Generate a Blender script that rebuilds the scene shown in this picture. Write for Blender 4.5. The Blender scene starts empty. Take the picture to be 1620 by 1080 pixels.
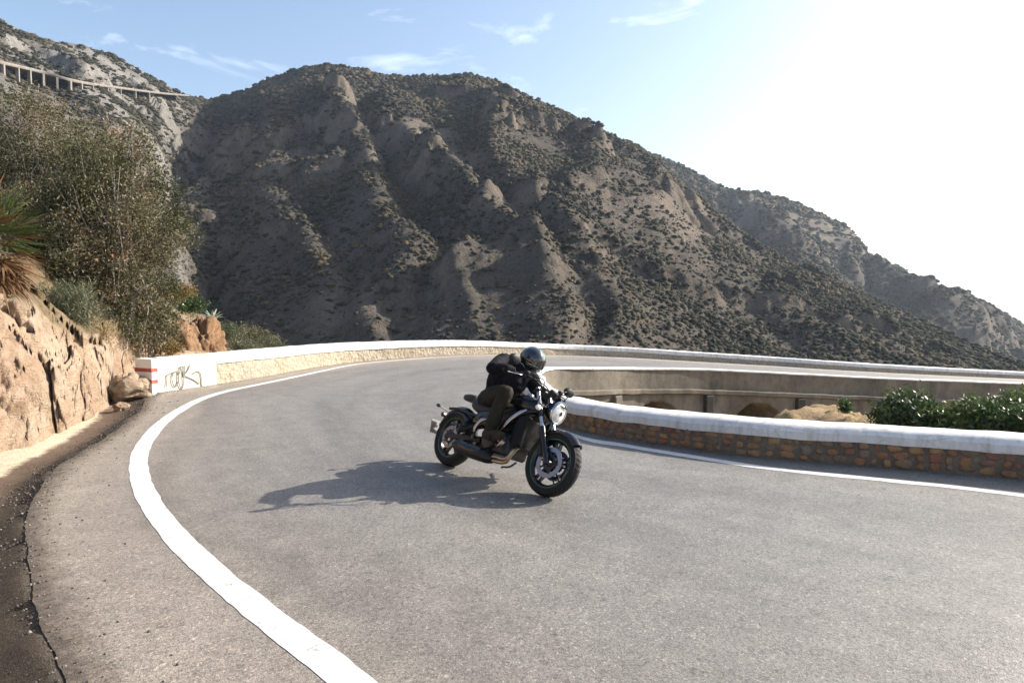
import bpy, bmesh, math, random
import numpy as np
from mathutils import Vector, Matrix, Euler
R = math.radians
random.seed(7)
rng = np.random.default_rng(7)
scene = bpy.context.scene
COL = scene.collection

# ------------------------------------------------------------------ camera
CAM_H = 1.85
FPX = 1080.0
PITCH = math.atan((540 - 474) / FPX)
cam_d = bpy.data.cameras.new('camera')
cam = bpy.data.objects.new('camera', cam_d)
COL.objects.link(cam)
cam_d.sensor_width = 36.0
cam_d.lens = 24.0
cam_d.clip_start = 0.05
cam_d.clip_end = 90000.0
cam.location = (0, 0, CAM_H)
cam.rotation_euler = (R(90) - PITCH, 0, 0)
scene.camera = cam

# ------------------------------------------------------------------ sky and sun
SUN_EL = R(28.5)
SUN_AZ = R(71.0)              # clockwise from +Y (view direction) towards +X
world = bpy.data.worlds.new('World')
scene.world = world
world.use_nodes = True
nt = world.node_tree
nt.nodes.clear()
w_out = nt.nodes.new('ShaderNodeOutputWorld')
w_bg = nt.nodes.new('ShaderNodeBackground')
sky = nt.nodes.new('ShaderNodeTexSky')
sky.sky_type = 'NISHITA'
sky.sun_disc = False
sky.sun_elevation = SUN_EL
sky.sun_rotation = SUN_AZ
sky.altitude = 60
sky.air_density = 1.0
sky.dust_density = 2.4
sky.ozone_density = 1.0
w_bg.inputs['Strength'].default_value = 0.118
# thin high cloud wisps spread over the whole sky
tc = nt.nodes.new('ShaderNodeTexCoord')
mp = nt.nodes.new('ShaderNodeMapping')
mp.inputs['Scale'].default_value = (2.2, 2.2, 7.5)
mp.inputs['Location'].default_value = (1.9, 0.1, 0.3)
nz = nt.nodes.new('ShaderNodeTexNoise')
nz.inputs['Scale'].default_value = 1.7
nz.inputs['Detail'].default_value = 9
nz.inputs['Roughness'].default_value = 0.6
nz.inputs['Distortion'].default_value = 0.4
rp = nt.nodes.new('ShaderNodeValToRGB')
rp.color_ramp.elements[0].position = 0.57
rp.color_ramp.elements[0].color = (0, 0, 0, 1)
rp.color_ramp.elements[1].position = 0.80
rp.color_ramp.elements[1].color = (0.45, 0.45, 0.45, 1)
mx = nt.nodes.new('ShaderNodeMixRGB')
mx.inputs['Color2'].default_value = (10.5, 10.9, 11.4, 1)
nt.links.new(tc.outputs['Generated'], mp.inputs['Vector'])
nt.links.new(mp.outputs['Vector'], nz.inputs['Vector'])
nt.links.new(nz.outputs['Fac'], rp.inputs['Fac'])
nt.links.new(rp.outputs['Color'], mx.inputs['Fac'])
nt.links.new(sky.outputs['Color'], mx.inputs['Color1'])
nt.links.new(mx.outputs['Color'], w_bg.inputs['Color'])
nt.links.new(w_bg.outputs['Background'], w_out.inputs['Surface'])

sun_d = bpy.data.lights.new('sun', 'SUN')
sun_d.energy = 4.6
sun_d.angle = R(0.53)
sun_d.color = (1.0, 0.93, 0.82)
sun = bpy.data.objects.new('sun', sun_d)
COL.objects.link(sun)
sdir = Vector((math.sin(SUN_AZ) * math.cos(SUN_EL), math.cos(SUN_AZ) * math.cos(SUN_EL), math.sin(SUN_EL)))
sun.rotation_euler = sdir.to_track_quat('Z', 'Y').to_euler()
sun.location = (60, 30, 60)

scene.view_settings.view_transform = 'Standard'
scene.view_settings.look = 'None'
scene.view_settings.exposure = 1.12
scene.view_settings.gamma = 1.0
scene.cycles.use_denoising = True
scene.cycles.max_bounces = 6
scene.cycles.transparent_max_bounces = 6

# ------------------------------------------------------------------ helpers
_c, _s = math.cos(PITCH), math.sin(PITCH)
def pt(px, py, Y):
    """point seen at photo pixel (px, py) at forward distance Y"""
    u = (px - 810) / FPX
    v = (540 - py) / FPX
    d = np.array([u, _c + v * _s, -_s + v * _c])
    k = Y / d[1]
    return np.array([0, 0, CAM_H]) + d * k
def hit(px, py, z=0.0):
    """point of the level plane z seen at photo pixel (px, py)"""
    u = (px - 810) / FPX
    v = (540 - py) / FPX
    d = np.array([u, _c + v * _s, -_s + v * _c])
    k = (z - CAM_H) / d[2]
    return np.array([0, 0, CAM_H]) + d * k

def hash3(i, j, k, seed):
    n = (i.astype(np.int64) * 374761393 + j.astype(np.int64) * 668265263 + k.astype(np.int64) * 2147483647 + seed * 974634777) & 0x7fffffff
    n = ((n ^ (n >> 13)) * 1274126177) & 0x7fffffff
    n = n ^ (n >> 16)
    return (n & 0xffffff) / float(0xffffff)
def vnoise(P, scale=1.0, seed=0):
    """value noise 0..1 at points P (N,3)"""
    Q = np.asarray(P, float) * scale
    I = np.floor(Q).astype(np.int64)
    F = Q - I
    F = F * F * (3 - 2 * F)
    out = 0
    for a in (0, 1):
        for b in (0, 1):
            for c in (0, 1):
                w = (F[:, 0] if a else 1 - F[:, 0]) * (F[:, 1] if b else 1 - F[:, 1]) * (F[:, 2] if c else 1 - F[:, 2])
                out = out + w * hash3(I[:, 0] + a, I[:, 1] + b, I[:, 2] + c, seed)
    return out
def fbm(P, scale=1.0, octv=4, seed=0, gain=0.5):
    s, a, t = 0, 1.0, 0
    for o in range(octv):
        s = s + a * (vnoise(P, scale * 2 ** o, seed + o * 17) * 2 - 1)
        t += a
        a *= gain
    return s / t
def ridged(P, scale=1.0, octv=4, seed=0):
    s, a, t = 0, 1.0, 0
    for o in range(octv):
        s = s + a * (1 - np.abs(vnoise(P, scale * 2 ** o, seed + o * 17) * 2 - 1))
        t += a
        a *= 0.5
    return s / t
def worley(P, scale=1.0, seed=0):
    """distance to nearest and second nearest cell point, and a random value per cell"""
    Q = np.asarray(P, float) * scale
    I = np.floor(Q).astype(np.int64)
    f1 = np.full(len(Q), 9.0); f2 = np.full(len(Q), 9.0); rv = np.zeros(len(Q))
    for a in (-1, 0, 1):
        for b in (-1, 0, 1):
            for c in (-1, 0, 1):
                i, j, k = I[:, 0] + a, I[:, 1] + b, I[:, 2] + c
                C = np.stack([i + hash3(i, j, k, seed), j + hash3(i, j, k, seed + 1), k + hash3(i, j, k, seed + 2)], 1)
                d = np.linalg.norm(Q - C, axis=1)
                n = d < f1
                f2 = np.where(n, f1, np.minimum(f2, d))
                rv = np.where(n, hash3(i, j, k, seed + 3), rv)
                f1 = np.where(n, d, f1)
    return f1, f2, rv
def cr(pts, n):
    """Catmull-Rom through control points, n samples evenly in parameter"""
    P = np.array(pts, float)
    P = np.vstack([2 * P[0] - P[1], P, 2 * P[-1] - P[-2]])
    m = len(P) - 3
    t = np.linspace(0, m, n)
    i = np.minimum(t.astype(int), m - 1)
    f = (t - i)[:, None]
    p0, p1, p2, p3 = P[i], P[i + 1], P[i + 2], P[i + 3]
    return 0.5 * ((2 * p1) + (-p0 + p2) * f + (2 * p0 - 5 * p1 + 4 * p2 - p3) * f ** 2 + (-p0 + 3 * p1 - 3 * p2 + p3) * f ** 3)
def resample(P, step):
    P = np.asarray(P, float)
    d = np.r_[0, np.cumsum(np.linalg.norm(np.diff(P, axis=0), axis=1))]
    n = max(2, int(round(d[-1] / step)) + 1)
    t = np.linspace(0, d[-1], n)
    return np.stack([np.interp(t, d, P[:, k]) for k in range(P.shape[1])], 1), t

def mesh_obj(name, V, F, mat=None, parent=None, smooth=False, attrs=None, mats=None, midx=None, uniform=None):
    """V (N,3); F either (M,k) array or list of tuples -> linked object"""
    me = bpy.data.meshes.new(name)
    V = np.asarray(V, np.float32)
    if isinstance(F, np.ndarray):
        k = F.shape[1]
        me.vertices.add(len(V))
        me.vertices.foreach_set('co', V.ravel())
        me.loops.add(F.size)
        me.loops.foreach_set('vertex_index', F.astype(np.int32).ravel())
        me.polygons.add(len(F))
        me.polygons.foreach_set('loop_start', np.arange(0, F.size, k, dtype=np.int32))
        me.update(calc_edges=True)
        me.validate()
    else:
        me.from_pydata([tuple(map(float, v)) for v in V], [], F)
        me.update()
    if smooth:
        me.polygons.foreach_set('use_smooth', np.ones(len(me.polygons), bool))
    if attrs:
        for an, av in attrs.items():
            av = np.asarray(av, np.float32)
            if av.ndim == 2:
                a = me.attributes.new(an, 'FLOAT_COLOR', 'POINT')
                a.data.foreach_set('color', av.ravel())
            else:
                a = me.attributes.new(an, 'FLOAT', 'POINT')
                a.data.foreach_set('value', av)
    for m in (mats or ([mat] if mat else [])):
        me.materials.append(m)
    if midx is not None:
        me.polygons.foreach_set('material_index', np.asarray(midx, np.int32))
    o = bpy.data.objects.new(name, me)
    COL.objects.link(o)
    if parent:
        o.parent = parent
    return o
def tag(o, label=None, cat=None, group=None, kind=None):
    if label: o['label'] = label
    if cat: o['category'] = cat
    if group: o['group'] = group
    if kind: o['kind'] = kind
    return o
def empty(name, loc=(0, 0, 0), rot=(0, 0, 0), parent=None):
    o = bpy.data.objects.new(name, None)
    o.empty_display_size = 0.2
    COL.objects.link(o)
    o.location = loc
    o.rotation_euler = rot
    if parent: o.parent = parent
    return o
def grid_faces(nu, nv, closed_v=False):
    a = np.arange(nu * nv).reshape(nu, nv)
    if closed_v:
        b = np.roll(a, -1, 1)
        return np.stack([a[:-1], a[1:], b[1:], b[:-1]], -1).reshape(-1, 4)
    return np.stack([a[:-1, :-1], a[1:, :-1], a[1:, 1:], a[:-1, 1:]], -1).reshape(-1, 4)

class MB:
    """collects shapes into one mesh"""
    def __init__(s): s.V = []; s.F = []; s.n = 0
    def add(s, V, F):
        V = np.asarray(V, float)
        s.V.append(V)
        s.F += [tuple(int(i) + s.n for i in f) for f in F]
        s.n += len(V)
        return s
    def box(s, c, size, rot=None, bevel=0.0):
        hx, hy, hz = [k / 2 for k in size]
        if bevel > 0:
            b = min(bevel, hx * .9, hy * .9, hz * .9)
            V, idx = [], {}
            for sx in (-1, 1):
                for sy in (-1, 1):
                    for sz in (-1, 1):
                        for ax in range(3):
                            p = [sx * (hx - b), sy * (hy - b), sz * (hz - b)]
                            p[ax] = (sx * hx, sy * hy, sz * hz)[ax]
                            idx[(sx, sy, sz, ax)] = len(V)
                            V.append(p)
            F = []
            for ax in range(3):
                o1, o2 = [k for k in range(3) if k != ax]
                for sg in (-1, 1):
                    q = []
                    for a, bb in ((-1, -1), (1, -1), (1, 1), (-1, 1)):
                        k = [0, 0, 0]; k[ax] = sg; k[o1] = a; k[o2] = bb
                        q.append(idx[(k[0], k[1], k[2], ax)])
                    F.append(q if sg * (1 if ax != 1 else -1) > 0 else q[::-1])
            for ax in range(3):       # edges along ax
                o1, o2 = [k for k in range(3) if k != ax]
                for a in (-1, 1):
                    for bb in (-1, 1):
                        q = []
                        for e, axx in ((-1, o1), (1, o1), (1, o2), (-1, o2)):
                            k = [0, 0, 0]; k[ax] = e; k[o1] = a; k[o2] = bb
                            q.append(idx[(k[0], k[1], k[2], axx)])
                        F.append(q)
            for sx in (-1, 1):
                for sy in (-1, 1):
                    for sz in (-1, 1):
                        F.append([idx[(sx, sy, sz, 0)], idx[(sx, sy, sz, 1)], idx[(sx, sy, sz, 2)]])
        else:
            V = [(x, y, z) for x in (-hx, hx) for y in (-hy, hy) for z in (-hz, hz)]
            F = [(0, 1, 3, 2), (4, 6, 7, 5), (0, 4, 5, 1), (2, 3, 7, 6), (0, 2, 6, 4), (1, 5, 7, 3)]
        V = np.array(V, float)
        if rot is not None:
            V = V @ np.array(Euler(rot).to_matrix()).T
        return s.add(V + np.array(c), F)
    def tube(s, path, rad, seg=10, cap=True, flat=1.0, up=(0, 0, 1)):
        P = np.array(path, float)
        n = len(P)
        r = np.full(n, rad, float) if np.isscalar(rad) else np.array(rad, float)
        T = np.gradient(P, axis=0)
        T /= np.linalg.norm(T, axis=1)[:, None] + 1e-12
        ref = np.array(up, float)
        if abs(T[0] @ ref) > .95: ref = np.array([1., 0, 0]) if abs(T[0][0]) < .9 else np.array([0, 1., 0])
        N = np.cross(T[0], ref); N /= np.linalg.norm(N)
        V = []
        for i in range(n):
            N = N - T[i] * (N @ T[i]); N /= np.linalg.norm(N) + 1e-12
            B = np.cross(T[i], N)
            for k in range(seg):
                a = 2 * math.pi * k / seg
                V.append(P[i] + r[i] * (math.cos(a) * N + math.sin(a) * B * flat))
        F = []
        for i in range(n - 1):
            for k in range(seg):
                a, b = i * seg + k, i * seg + (k + 1) % seg
                F.append((a, b, b + seg, a + seg))
        if cap:
            F.append(tuple(range(seg))[::-1])
            F.append(tuple((n - 1) * seg + k for k in range(seg)))
        return s.add(V, F)
    def lathe(s, prof, seg=24, axis='y', c=(0, 0, 0), arc=(0, 2 * math.pi), closed_prof=False):
        """prof: list of (r, h); revolves round axis through c"""
        full = abs(arc[1] - arc[0] - 2 * math.pi) < 1e-6
        m = seg if full else seg + 1
        V = []
        for k in range(m):
            a = arc[0] + (arc[1] - arc[0]) * k / seg
            for r, h in prof:
                x, y = r * math.cos(a), r * math.sin(a)
                V.append({'y': (x, h, y), 'z': (x, y, h), 'x': (h, x, y)}[axis])
        V = np.array(V) + np.array(c)
        q = len(prof)
        F = []
        for k in range(m if full else m - 1):
            k2 = (k + 1) % m
            for j in range(q if closed_prof else q - 1):
                j2 = (j + 1) % q
                F.append((k * q + j, k2 * q + j, k2 * q + j2, k * q + j2))
        return s.add(V, F)
    def loft(s, secs, cap=True, closed=True):
        n = len(secs[0]); m = len(secs)
        V = np.concatenate([np.array(q, float) for q in secs])
        F = []
        for i in range(m - 1):
            for k in range(n if closed else n - 1):
                a, b = i * n + k, i * n + (k + 1) % n
                F.append((a, b, b + n, a + n))
        if cap and closed:
            F.append(tuple(range(n))[::-1])
            F.append(tuple((m - 1) * n + k for k in range(n)))
        return s.add(V, F)
    def xf(s, M):
        s.V = [np.c_[v, np.ones(len(v))] @ np.array(M).T for v in s.V]
        s.V = [v[:, :3] for v in s.V]
        return s
    def build(s, name, mat, parent=None, smooth=True, autos=35):
        V = np.concatenate(s.V)
        me = bpy.data.meshes.new(name)
        me.from_pydata([tuple(v) for v in V], [], s.F)
        bm = bmesh.new(); bm.from_mesh(me)
        bmesh.ops.recalc_face_normals(bm, faces=bm.faces)
        if smooth:
            for f in bm.faces: f.smooth = True
            lim = R(autos)
            for e in bm.edges:
                if len(e.link_faces) == 2 and e.calc_face_angle(0) > lim: e.smooth = False
        bm.to_mesh(me); bm.free()
        if mat: me.materials.append(mat)
        o = bpy.data.objects.new(name, me)
        COL.objects.link(o)
        if parent: o.parent = parent
        return o

# ------------------------------------------------------------------ materials
class NT:
    def __init__(s, name):
        s.m = bpy.data.materials.new(name); s.m.use_nodes = True
        s.t = s.m.node_tree; s.t.nodes.clear()
        s.out = s.n('ShaderNodeOutputMaterial'); s.b = s.n('ShaderNodeBsdfPrincipled')
        s.l(s.b.outputs[0], s.out.inputs['Surface'])
    def n(s, t, **kw):
        q = s.t.nodes.new(t)
        for k, v in kw.items():
            if k in q.inputs.keys(): q.inputs[k].default_value = v
            else: setattr(q, k, v)
        return q
    def l(s, a, b): s.t.links.new(a, b)
    def pos(s, kind='world', scale=(1, 1, 1)):
        src = s.n('ShaderNodeNewGeometry').outputs['Position'] if kind == 'world' else s.n('ShaderNodeTexCoord').outputs['Object']
        m = s.n('ShaderNodeMapping'); m.inputs['Scale'].default_value = scale
        s.l(src, m.inputs['Vector']); return m.outputs[0]
    def noise(s, vec, scale, detail=4, rough=.55, dist=0.0):
        q = s.n('ShaderNodeTexNoise', Scale=scale, Detail=detail, Roughness=rough, Distortion=dist); s.l(vec, q.inputs['Vector']); return q.outputs['Fac']
    def voro(s, vec, scale, feature='F1', out='Distance'):
        q = s.n('ShaderNodeTexVoronoi', Scale=scale); q.feature = feature; s.l(vec, q.inputs['Vector']); return q.outputs[out]
    def ramp(s, fac, stops):
        q = s.n('ShaderNodeValToRGB'); e = q.color_ramp.elements
        while len(e) < len(stops): e.new(.5)
        for k, (p, c) in zip(e, stops):
            k.position = p; k.color = tuple(c) + (1,) if len(c) == 3 else c
        s.l(fac, q.inputs['Fac']); return q.outputs['Color']
    def mix(s, fac, a, b, mode='MIX'):
        q = s.n('ShaderNodeMixRGB'); q.blend_type = mode
        for i, v in (('Fac', fac), ('Color1', a), ('Color2', b)):
            if hasattr(v, 'links'): s.l(v, q.inputs[i])
            else: q.inputs[i].default_value = v if not isinstance(v, tuple) else (tuple(v) + (1,))[:4]
        return q.outputs[0]
    def math(s, op, a, b=None):
        q = s.n('ShaderNodeMath'); q.operation = op
        for i, v in enumerate((a, b)):
            if v is None: continue
            if hasattr(v, 'links'): s.l(v, q.inputs[i])
            else: q.inputs[i].default_value = v
        return q.outputs[0]
    def attr(s, name, out='Fac'):
        q = s.n('ShaderNodeAttribute'); q.attribute_name = name; return q.outputs[out]
    def color(s, c):
        if hasattr(c, 'links'): s.l(c, s.b.inputs['Base Color'])
        else: s.b.inputs['Base Color'].default_value = tuple(c) + (1,)
    def bump(s, h, strength=.3, dist=.02):
        q = s.n('ShaderNodeBump', Strength=strength, Distance=dist); s.l(h, q.inputs['Height']); s.l(q.outputs[0], s.b.inputs['Normal'])
    def set(s, **kw):
        for k, v in kw.items():
            k = k.replace('_', ' ')
            if hasattr(v, 'links'): s.l(v, s.b.inputs[k])
            else: s.b.inputs[k].default_value = v
        return s.m
def simple(name, c, rough=.5, metal=0.0, spec=.5, var=.15, scale=30, bump=0.0, coat=0.0, kind='obj'):
    k = NT(name)
    v = k.pos(kind)
    f = k.noise(v, scale, 5)
    lo = tuple(x * (1 - var) for x in c); hi = tuple(min(1, x * (1 + var)) for x in c)
    k.color(k.ramp(f, [(.3, lo), (.7, hi)]))
    if bump: k.bump(f, bump, .01)
    k.set(Roughness=rough, Metallic=metal, Specular_IOR_Level=spec)
    if coat: k.set(Coat_Weight=coat, Coat_Roughness=.05)
    return k.m
M = {}
def m_asphalt():
    k = NT('asphalt'); p = k.pos()
    v = k.attr('across')
    al = k.attr('along')
    cb = k.n('ShaderNodeCombineXYZ'); k.l(k.math('MULTIPLY', v, 9.0), cb.inputs[0]); k.l(k.math('MULTIPLY', al, .16), cb.inputs[1])
    streak = k.noise(cb.outputs[0], 1.0, 5, .6)
    big = k.noise(p, .35, 4, .6)
    med = k.noise(p, 3.0, 5, .6)
    g1 = k.noise(p, 95, 4, .8)
    g2 = k.voro(p, 120)
    chip = k.voro(p, 75, 'F1', 'Color'); chip2 = k.voro(p, 34, 'F1', 'Color')
    base = k.ramp(big, [(.3, (.178, .168, .152)), (.7, (.240, .225, .204))])
    dusty = k.ramp(v, [(0.0, (.34, .285, .225)), (.10, (.30, .255, .21)), (.30, (.225, .21, .19)), (.6, (.212, .203, .187))])
    c = k.mix(.62, base, dusty)
    c = k.mix(.5, c, k.ramp(med, [(.25, (.6, .6, .6)), (.75, (1.3, 1.3, 1.3))]), 'MULTIPLY')
    c = k.mix(.75, c, k.ramp(streak, [(.3, (.70, .69, .69)), (.5, (1.0, 1.0, 1.0)), (.7, (1.22, 1.21, 1.2))]), 'MULTIPLY')
    c = k.mix(.6, c, k.ramp(v, [(.12, (1.06, 1.05, 1.04)), (.24, (.86, .86, .87)), (.36, (1.05, 1.05, 1.05)), (.48, (.90, .90, .91)), (.60, (1.05, 1.05, 1.05)), (.72, (.87, .87, .88)), (.86, (1.04, 1.04, 1.04))]), 'MULTIPLY')
    c = k.mix(1, c, k.ramp(k.math('ADD', v, k.math('MULTIPLY', k.math('SUBTRACT', k.noise(p, 9, 5, .7), .5), .05)), [(.0, (.30, .27, .24)), (.012, (.55, .52, .48)), (.034, (1, 1, 1))]), 'MULTIPLY')
    # aggregate: pale and dark chips
    c = k.mix(.85, c, k.ramp(g1, [(.30, (.22, .21, .20)), (.42, (.85, .85, .85)), (.58, (1.1, 1.1, 1.1)), (.70, (2.1, 2.05, 2.0))]), 'MULTIPLY')
    c = k.mix(.5, c, k.ramp(g2, [(.0, (1.25, 1.22, 1.2)), (.5, (.85, .85, .85)), (.8, (.5, .5, .5))]), 'MULTIPLY')
    c = k.mix(.8, c, k.ramp(chip, [(.1, (.5, .5, .5)), (.45, (.95, .95, .95)), (.8, (1.15, 1.15, 1.15)), (.93, (1.8, 1.75, 1.7))]), 'MULTIPLY')
    c = k.mix(.45, c, k.ramp(chip2, [(.08, (.35, .35, .35)), (.2, (1, 1, 1)), (.9, (1.0, 1.0, 1.0)), (.97, (1.7, 1.65, 1.6))]), 'MULTIPLY')
    wv = k.n('ShaderNodeVectorMath'); wv.operation = 'ADD'; k.l(p, wv.inputs[0]); nzc = k.n('ShaderNodeTexNoise', Scale=1.3, Detail=4); k.l(p, nzc.inputs['Vector']); k.l(nzc.outputs['Color'], wv.inputs[1])
    ck = k.voro(wv.outputs[0], .55, 'DISTANCE_TO_EDGE')
    c = k.mix(k.ramp(k.noise(p, .22, 2), [(.50, (0, 0, 0)), (.60, (.28, .28, .28))]), c, k.mix(1, c, k.ramp(ck, [(.0035, (.35, .34, .33)), (.010, (1, 1, 1))]), 'MULTIPLY'))
    c = k.mix(.5, c, k.ramp(k.noise(p, 1.1, 3, .5), [(.27, (.72, .71, .70)), (.36, (1, 1, 1))]), 'MULTIPLY')
    k.color(c)
    h = k.math('ADD', g1, k.math('MULTIPLY', g2, -.8))
    k.bump(h, .5, .004)
    return k.set(Roughness=.62, Specular_IOR_Level=.5)
M['asphalt'] = m_asphalt()
def m_paint(name='road_paint', c=(.58, .57, .55), wear=(.25, .24, .22)):
    k = NT(name); p = k.pos()
    n1 = k.noise(p, 7, 6, .75); n2 = k.noise(p, 70, 4, .8)
    f = k.math('ADD', k.math('MULTIPLY', n1, .6), k.math('MULTIPLY', n2, .4))
    k.color(k.ramp(f, [(.37, wear), (.45, c), (.7, tuple(x * 1.08 for x in c))]))
    k.bump(n2, .4, .004)
    return k.set(Roughness=.6)
M['paint'] = m_paint()
def m_limewash():
    k = NT('limewash'); p = k.pos()
    n1 = k.noise(p, 1.3, 5, .65); n2 = k.noise(p, 9, 6, .7); n3 = k.noise(k.pos(scale=(6, 6, .8)), 3, 4, .6)
    c = k.ramp(n1, [(.3, (.58, .565, .545)), (.6, (.70, .685, .665))])
    c = k.mix(.5, c, k.ramp(n3, [(.3, (.78, .75, .71)), (.55, (1, 1, 1))]), 'MULTIPLY')
    c = k.mix(1, c, k.ramp(n2, [(.24, (.45, .41, .37)), (.33, (1, 1, 1))]), 'MULTIPLY')
    crk = k.voro(k.pos(scale=(1, 1, 3.0)), 2.6, 'DISTANCE_TO_EDGE')
    c = k.mix(k.ramp(k.noise(p, 1.7, 3), [(.45, (0, 0, 0)), (.62, (.4, .4, .4))]), c, k.mix(1, c, k.ramp(crk, [(.004, (.35, .32, .29)), (.022, (1, 1, 1))]), 'MULTIPLY'))
    gr = k.noise(k.pos(scale=(2.2, 2.2, .5)), 4, 6, .7)
    c = k.mix(.6, c, k.ramp(gr, [(.34, (.60, .56, .51)), (.5, (1, 1, 1))]), 'MULTIPLY')
    k.color(c); k.bump(n2, .35, .012)
    return k.set(Roughness=.75, Specular_IOR_Level=.3)
M['lime'] = m_limewash()
def m_rubble():
    k = NT('rubble_masonry'); p = k.pos()
    n1 = k.noise(p, 1.1, 4, .6); n2 = k.noise(p, 16, 5, .7); vo = k.voro(p, 11); n4 = k.noise(p, 55, 3, .7)
    c = k.ramp(n1, [(.3, (.33, .285, .22)), (.5, (.40, .35, .275)), (.7, (.31, .28, .235))])
    c = k.mix(.7, c, k.ramp(n2, [(.25, (.55, .5, .42)), (.5, (1, 1, 1)), (.75, (1.25, 1.2, 1.15))]), 'MULTIPLY')
    c = k.mix(.35, c, k.ramp(vo, [(.0, (1.15, 1.1, 1.05)), (.45, (.95, .93, .9)), (.75, (.6, .55, .5))]), 'MULTIPLY')
    c = k.mix(.5, c, k.ramp(n4, [(.3, (.6, .6, .6)), (.6, (1.15, 1.15, 1.15))]), 'MULTIPLY')
    k.color(c); k.bump(k.math('ADD', n2, k.math('MULTIPLY', vo, -1.0)), .9, .03)
    return k.set(Roughness=.9, Specular_IOR_Level=.2)
M['rubble'] = m_rubble()
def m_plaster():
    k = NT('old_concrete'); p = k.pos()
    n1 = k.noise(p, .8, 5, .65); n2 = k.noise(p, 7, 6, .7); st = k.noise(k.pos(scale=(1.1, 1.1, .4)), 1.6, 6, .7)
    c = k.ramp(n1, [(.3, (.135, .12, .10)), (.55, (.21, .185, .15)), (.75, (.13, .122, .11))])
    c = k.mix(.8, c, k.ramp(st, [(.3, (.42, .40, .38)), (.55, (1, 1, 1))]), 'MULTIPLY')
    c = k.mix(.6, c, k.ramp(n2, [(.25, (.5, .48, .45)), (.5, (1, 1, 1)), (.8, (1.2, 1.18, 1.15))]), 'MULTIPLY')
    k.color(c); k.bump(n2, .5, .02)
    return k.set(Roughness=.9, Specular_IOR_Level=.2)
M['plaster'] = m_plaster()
def m_mortar():
    k = NT('mortar'); p = k.pos()
    n2 = k.noise(p, 22, 6, .7); n1 = k.noise(p, 2.5, 4)
    c = k.ramp(n1, [(.3, (.155, .125, .095)), (.7, (.23, .185, .14))])
    c = k.mix(.7, c, k.ramp(n2, [(.25, (.5, .5, .5)), (.7, (1.2, 1.2, 1.2))]), 'MULTIPLY')
    k.color(c); k.bump(n2, .8, .02)
    return k.set(Roughness=.95, Specular_IOR_Level=.15)
M['mortar'] = m_mortar()
def m_stone():
    k = NT('wall_stone'); p = k.pos()
    oi = k.n('ShaderNodeObjectInfo').outputs['Random']
    c = k.ramp(oi, [(0, (.26, .12, .065)), (.2, (.30, .165, .085)), (.4, (.19, .14, .095)), (.6, (.33, .20, .095)), (.8, (.25, .105, .07)), (1, (.20, .165, .12))])
    n1 = k.noise(p, 9, 5, .65); n2 = k.noise(p, 45, 4, .7)
    c = k.mix(.75, c, k.ramp(n1, [(.25, (.5, .48, .46)), (.5, (1, 1, 1)), (.75, (1.3, 1.25, 1.15))]), 'MULTIPLY')
    c = k.mix(.5, c, k.ramp(n2, [(.3, (.6, .6, .6)), (.65, (1.2, 1.2, 1.2))]), 'MULTIPLY')
    k.color(c); k.bump(k.math('ADD', n1, k.math('MULTIPLY', n2, .4)), .7, .025)
    return k.set(Roughness=.85, Specular_IOR_Level=.25)
M['stone'] = m_stone()
# ------------------------------------------------------------------ road
# matched pairs of outer / inner road edge (x, y, z)
def H2(px, py): return hit(px, py)[:2]
OUT = [(30, -21, .3), (15, -11.5, .1), (5, -3.6, 0), (1.2, -0.4, 0), (-.75, 1.6, 0)] + \
      [tuple(hit(px, py)) for px, py in ((94, 1064), (49, 929), (42.5, 850), (47, 803), (85, 743), (132, 712.7), (182.5, 681), (220, 651))] + \
      [tuple(hit(251, 622)), tuple(hit(380, 602)), tuple(hit(540, 575)), tuple(hit(700, 561.8)),
       (-.45, 24.5, -.1), (2.2, 26.4, -.3), (4.6, 27.1, -.44), (7.5, 27.6, -.64), (10.6, 28.05, -.85), (16.3, 28.9, -1.25), (36, 34.5, -2.65), (66, 44.0, -5.0)]
INN = [(34, -12, .3), (21, -4.5, .1), (11.5, 2.8, 0), (8.2, 5.0, 0), (6.9, 5.95, 0)] + \
      [tuple(hit(*q)) for q in ((1600, 757.5), (1420, 741.5), (1220, 725), (1110, 712), (1022, 700), (960, 689.5), (905, 678))] + [(.5, 10.5, 0)] + \
      [(.27, 11.5, 0), (.18, 12.6, 0), (.30, 14.1, -.03), (.78, 15.5, -.1),
       (1.9, 16.5, -.2), (3.1, 17.5, -.31), (5.1, 18.55, -.45), (7.33, 19.3, -.63), (11.6, 20.6, -.97), (16.4, 21.9, -1.29), (36, 27.5, -2.7), (66, 36.5, -5.0)]
NS, NW = 900, 26
O_, I_ = cr(OUT, NS), cr(INN, NS)
_ie = int(np.argmin(np.linalg.norm(O_[:, :2] - hit(220, 651)[:2], axis=1)))

v = np.linspace(0, 1, NW)
iwall = int(np.argmin(np.linalg.norm(O_[:, :2] - hit(251, 622)[:2], axis=1)))
v2 = np.repeat(v[None, :], NS, 0)
v2[:, -1] = 1.02
v2[iwall + 2:, 0] = -.03
RV = O_[:, None, :] * (1 - v2[:, :, None]) + I_[:, None, :] * v2[:, :, None]
ej = fbm(O_ * np.array([1, 1, 0]), 2.5, 5, 6, .7) * .035
ej[_ie:] = 0
dv_ = (O_ - I_) / np.linalg.norm(O_ - I_, axis=1)[:, None]
RV[:, 0] += dv_ * ej[:, None]
RV = RV.reshape(-1, 3)
road = mesh_obj('road', RV, grid_faces(NS, NW)[:, ::-1], M['asphalt'], smooth=True, attrs={'across': np.tile(v, NS), 'along': np.repeat(np.r_[0, np.cumsum(np.linalg.norm(np.diff((O_ + I_) / 2, axis=0), axis=1))], NW)})
tag(road, 'grey asphalt mountain road sweeping round a hairpin bend', kind='structure')

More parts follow.
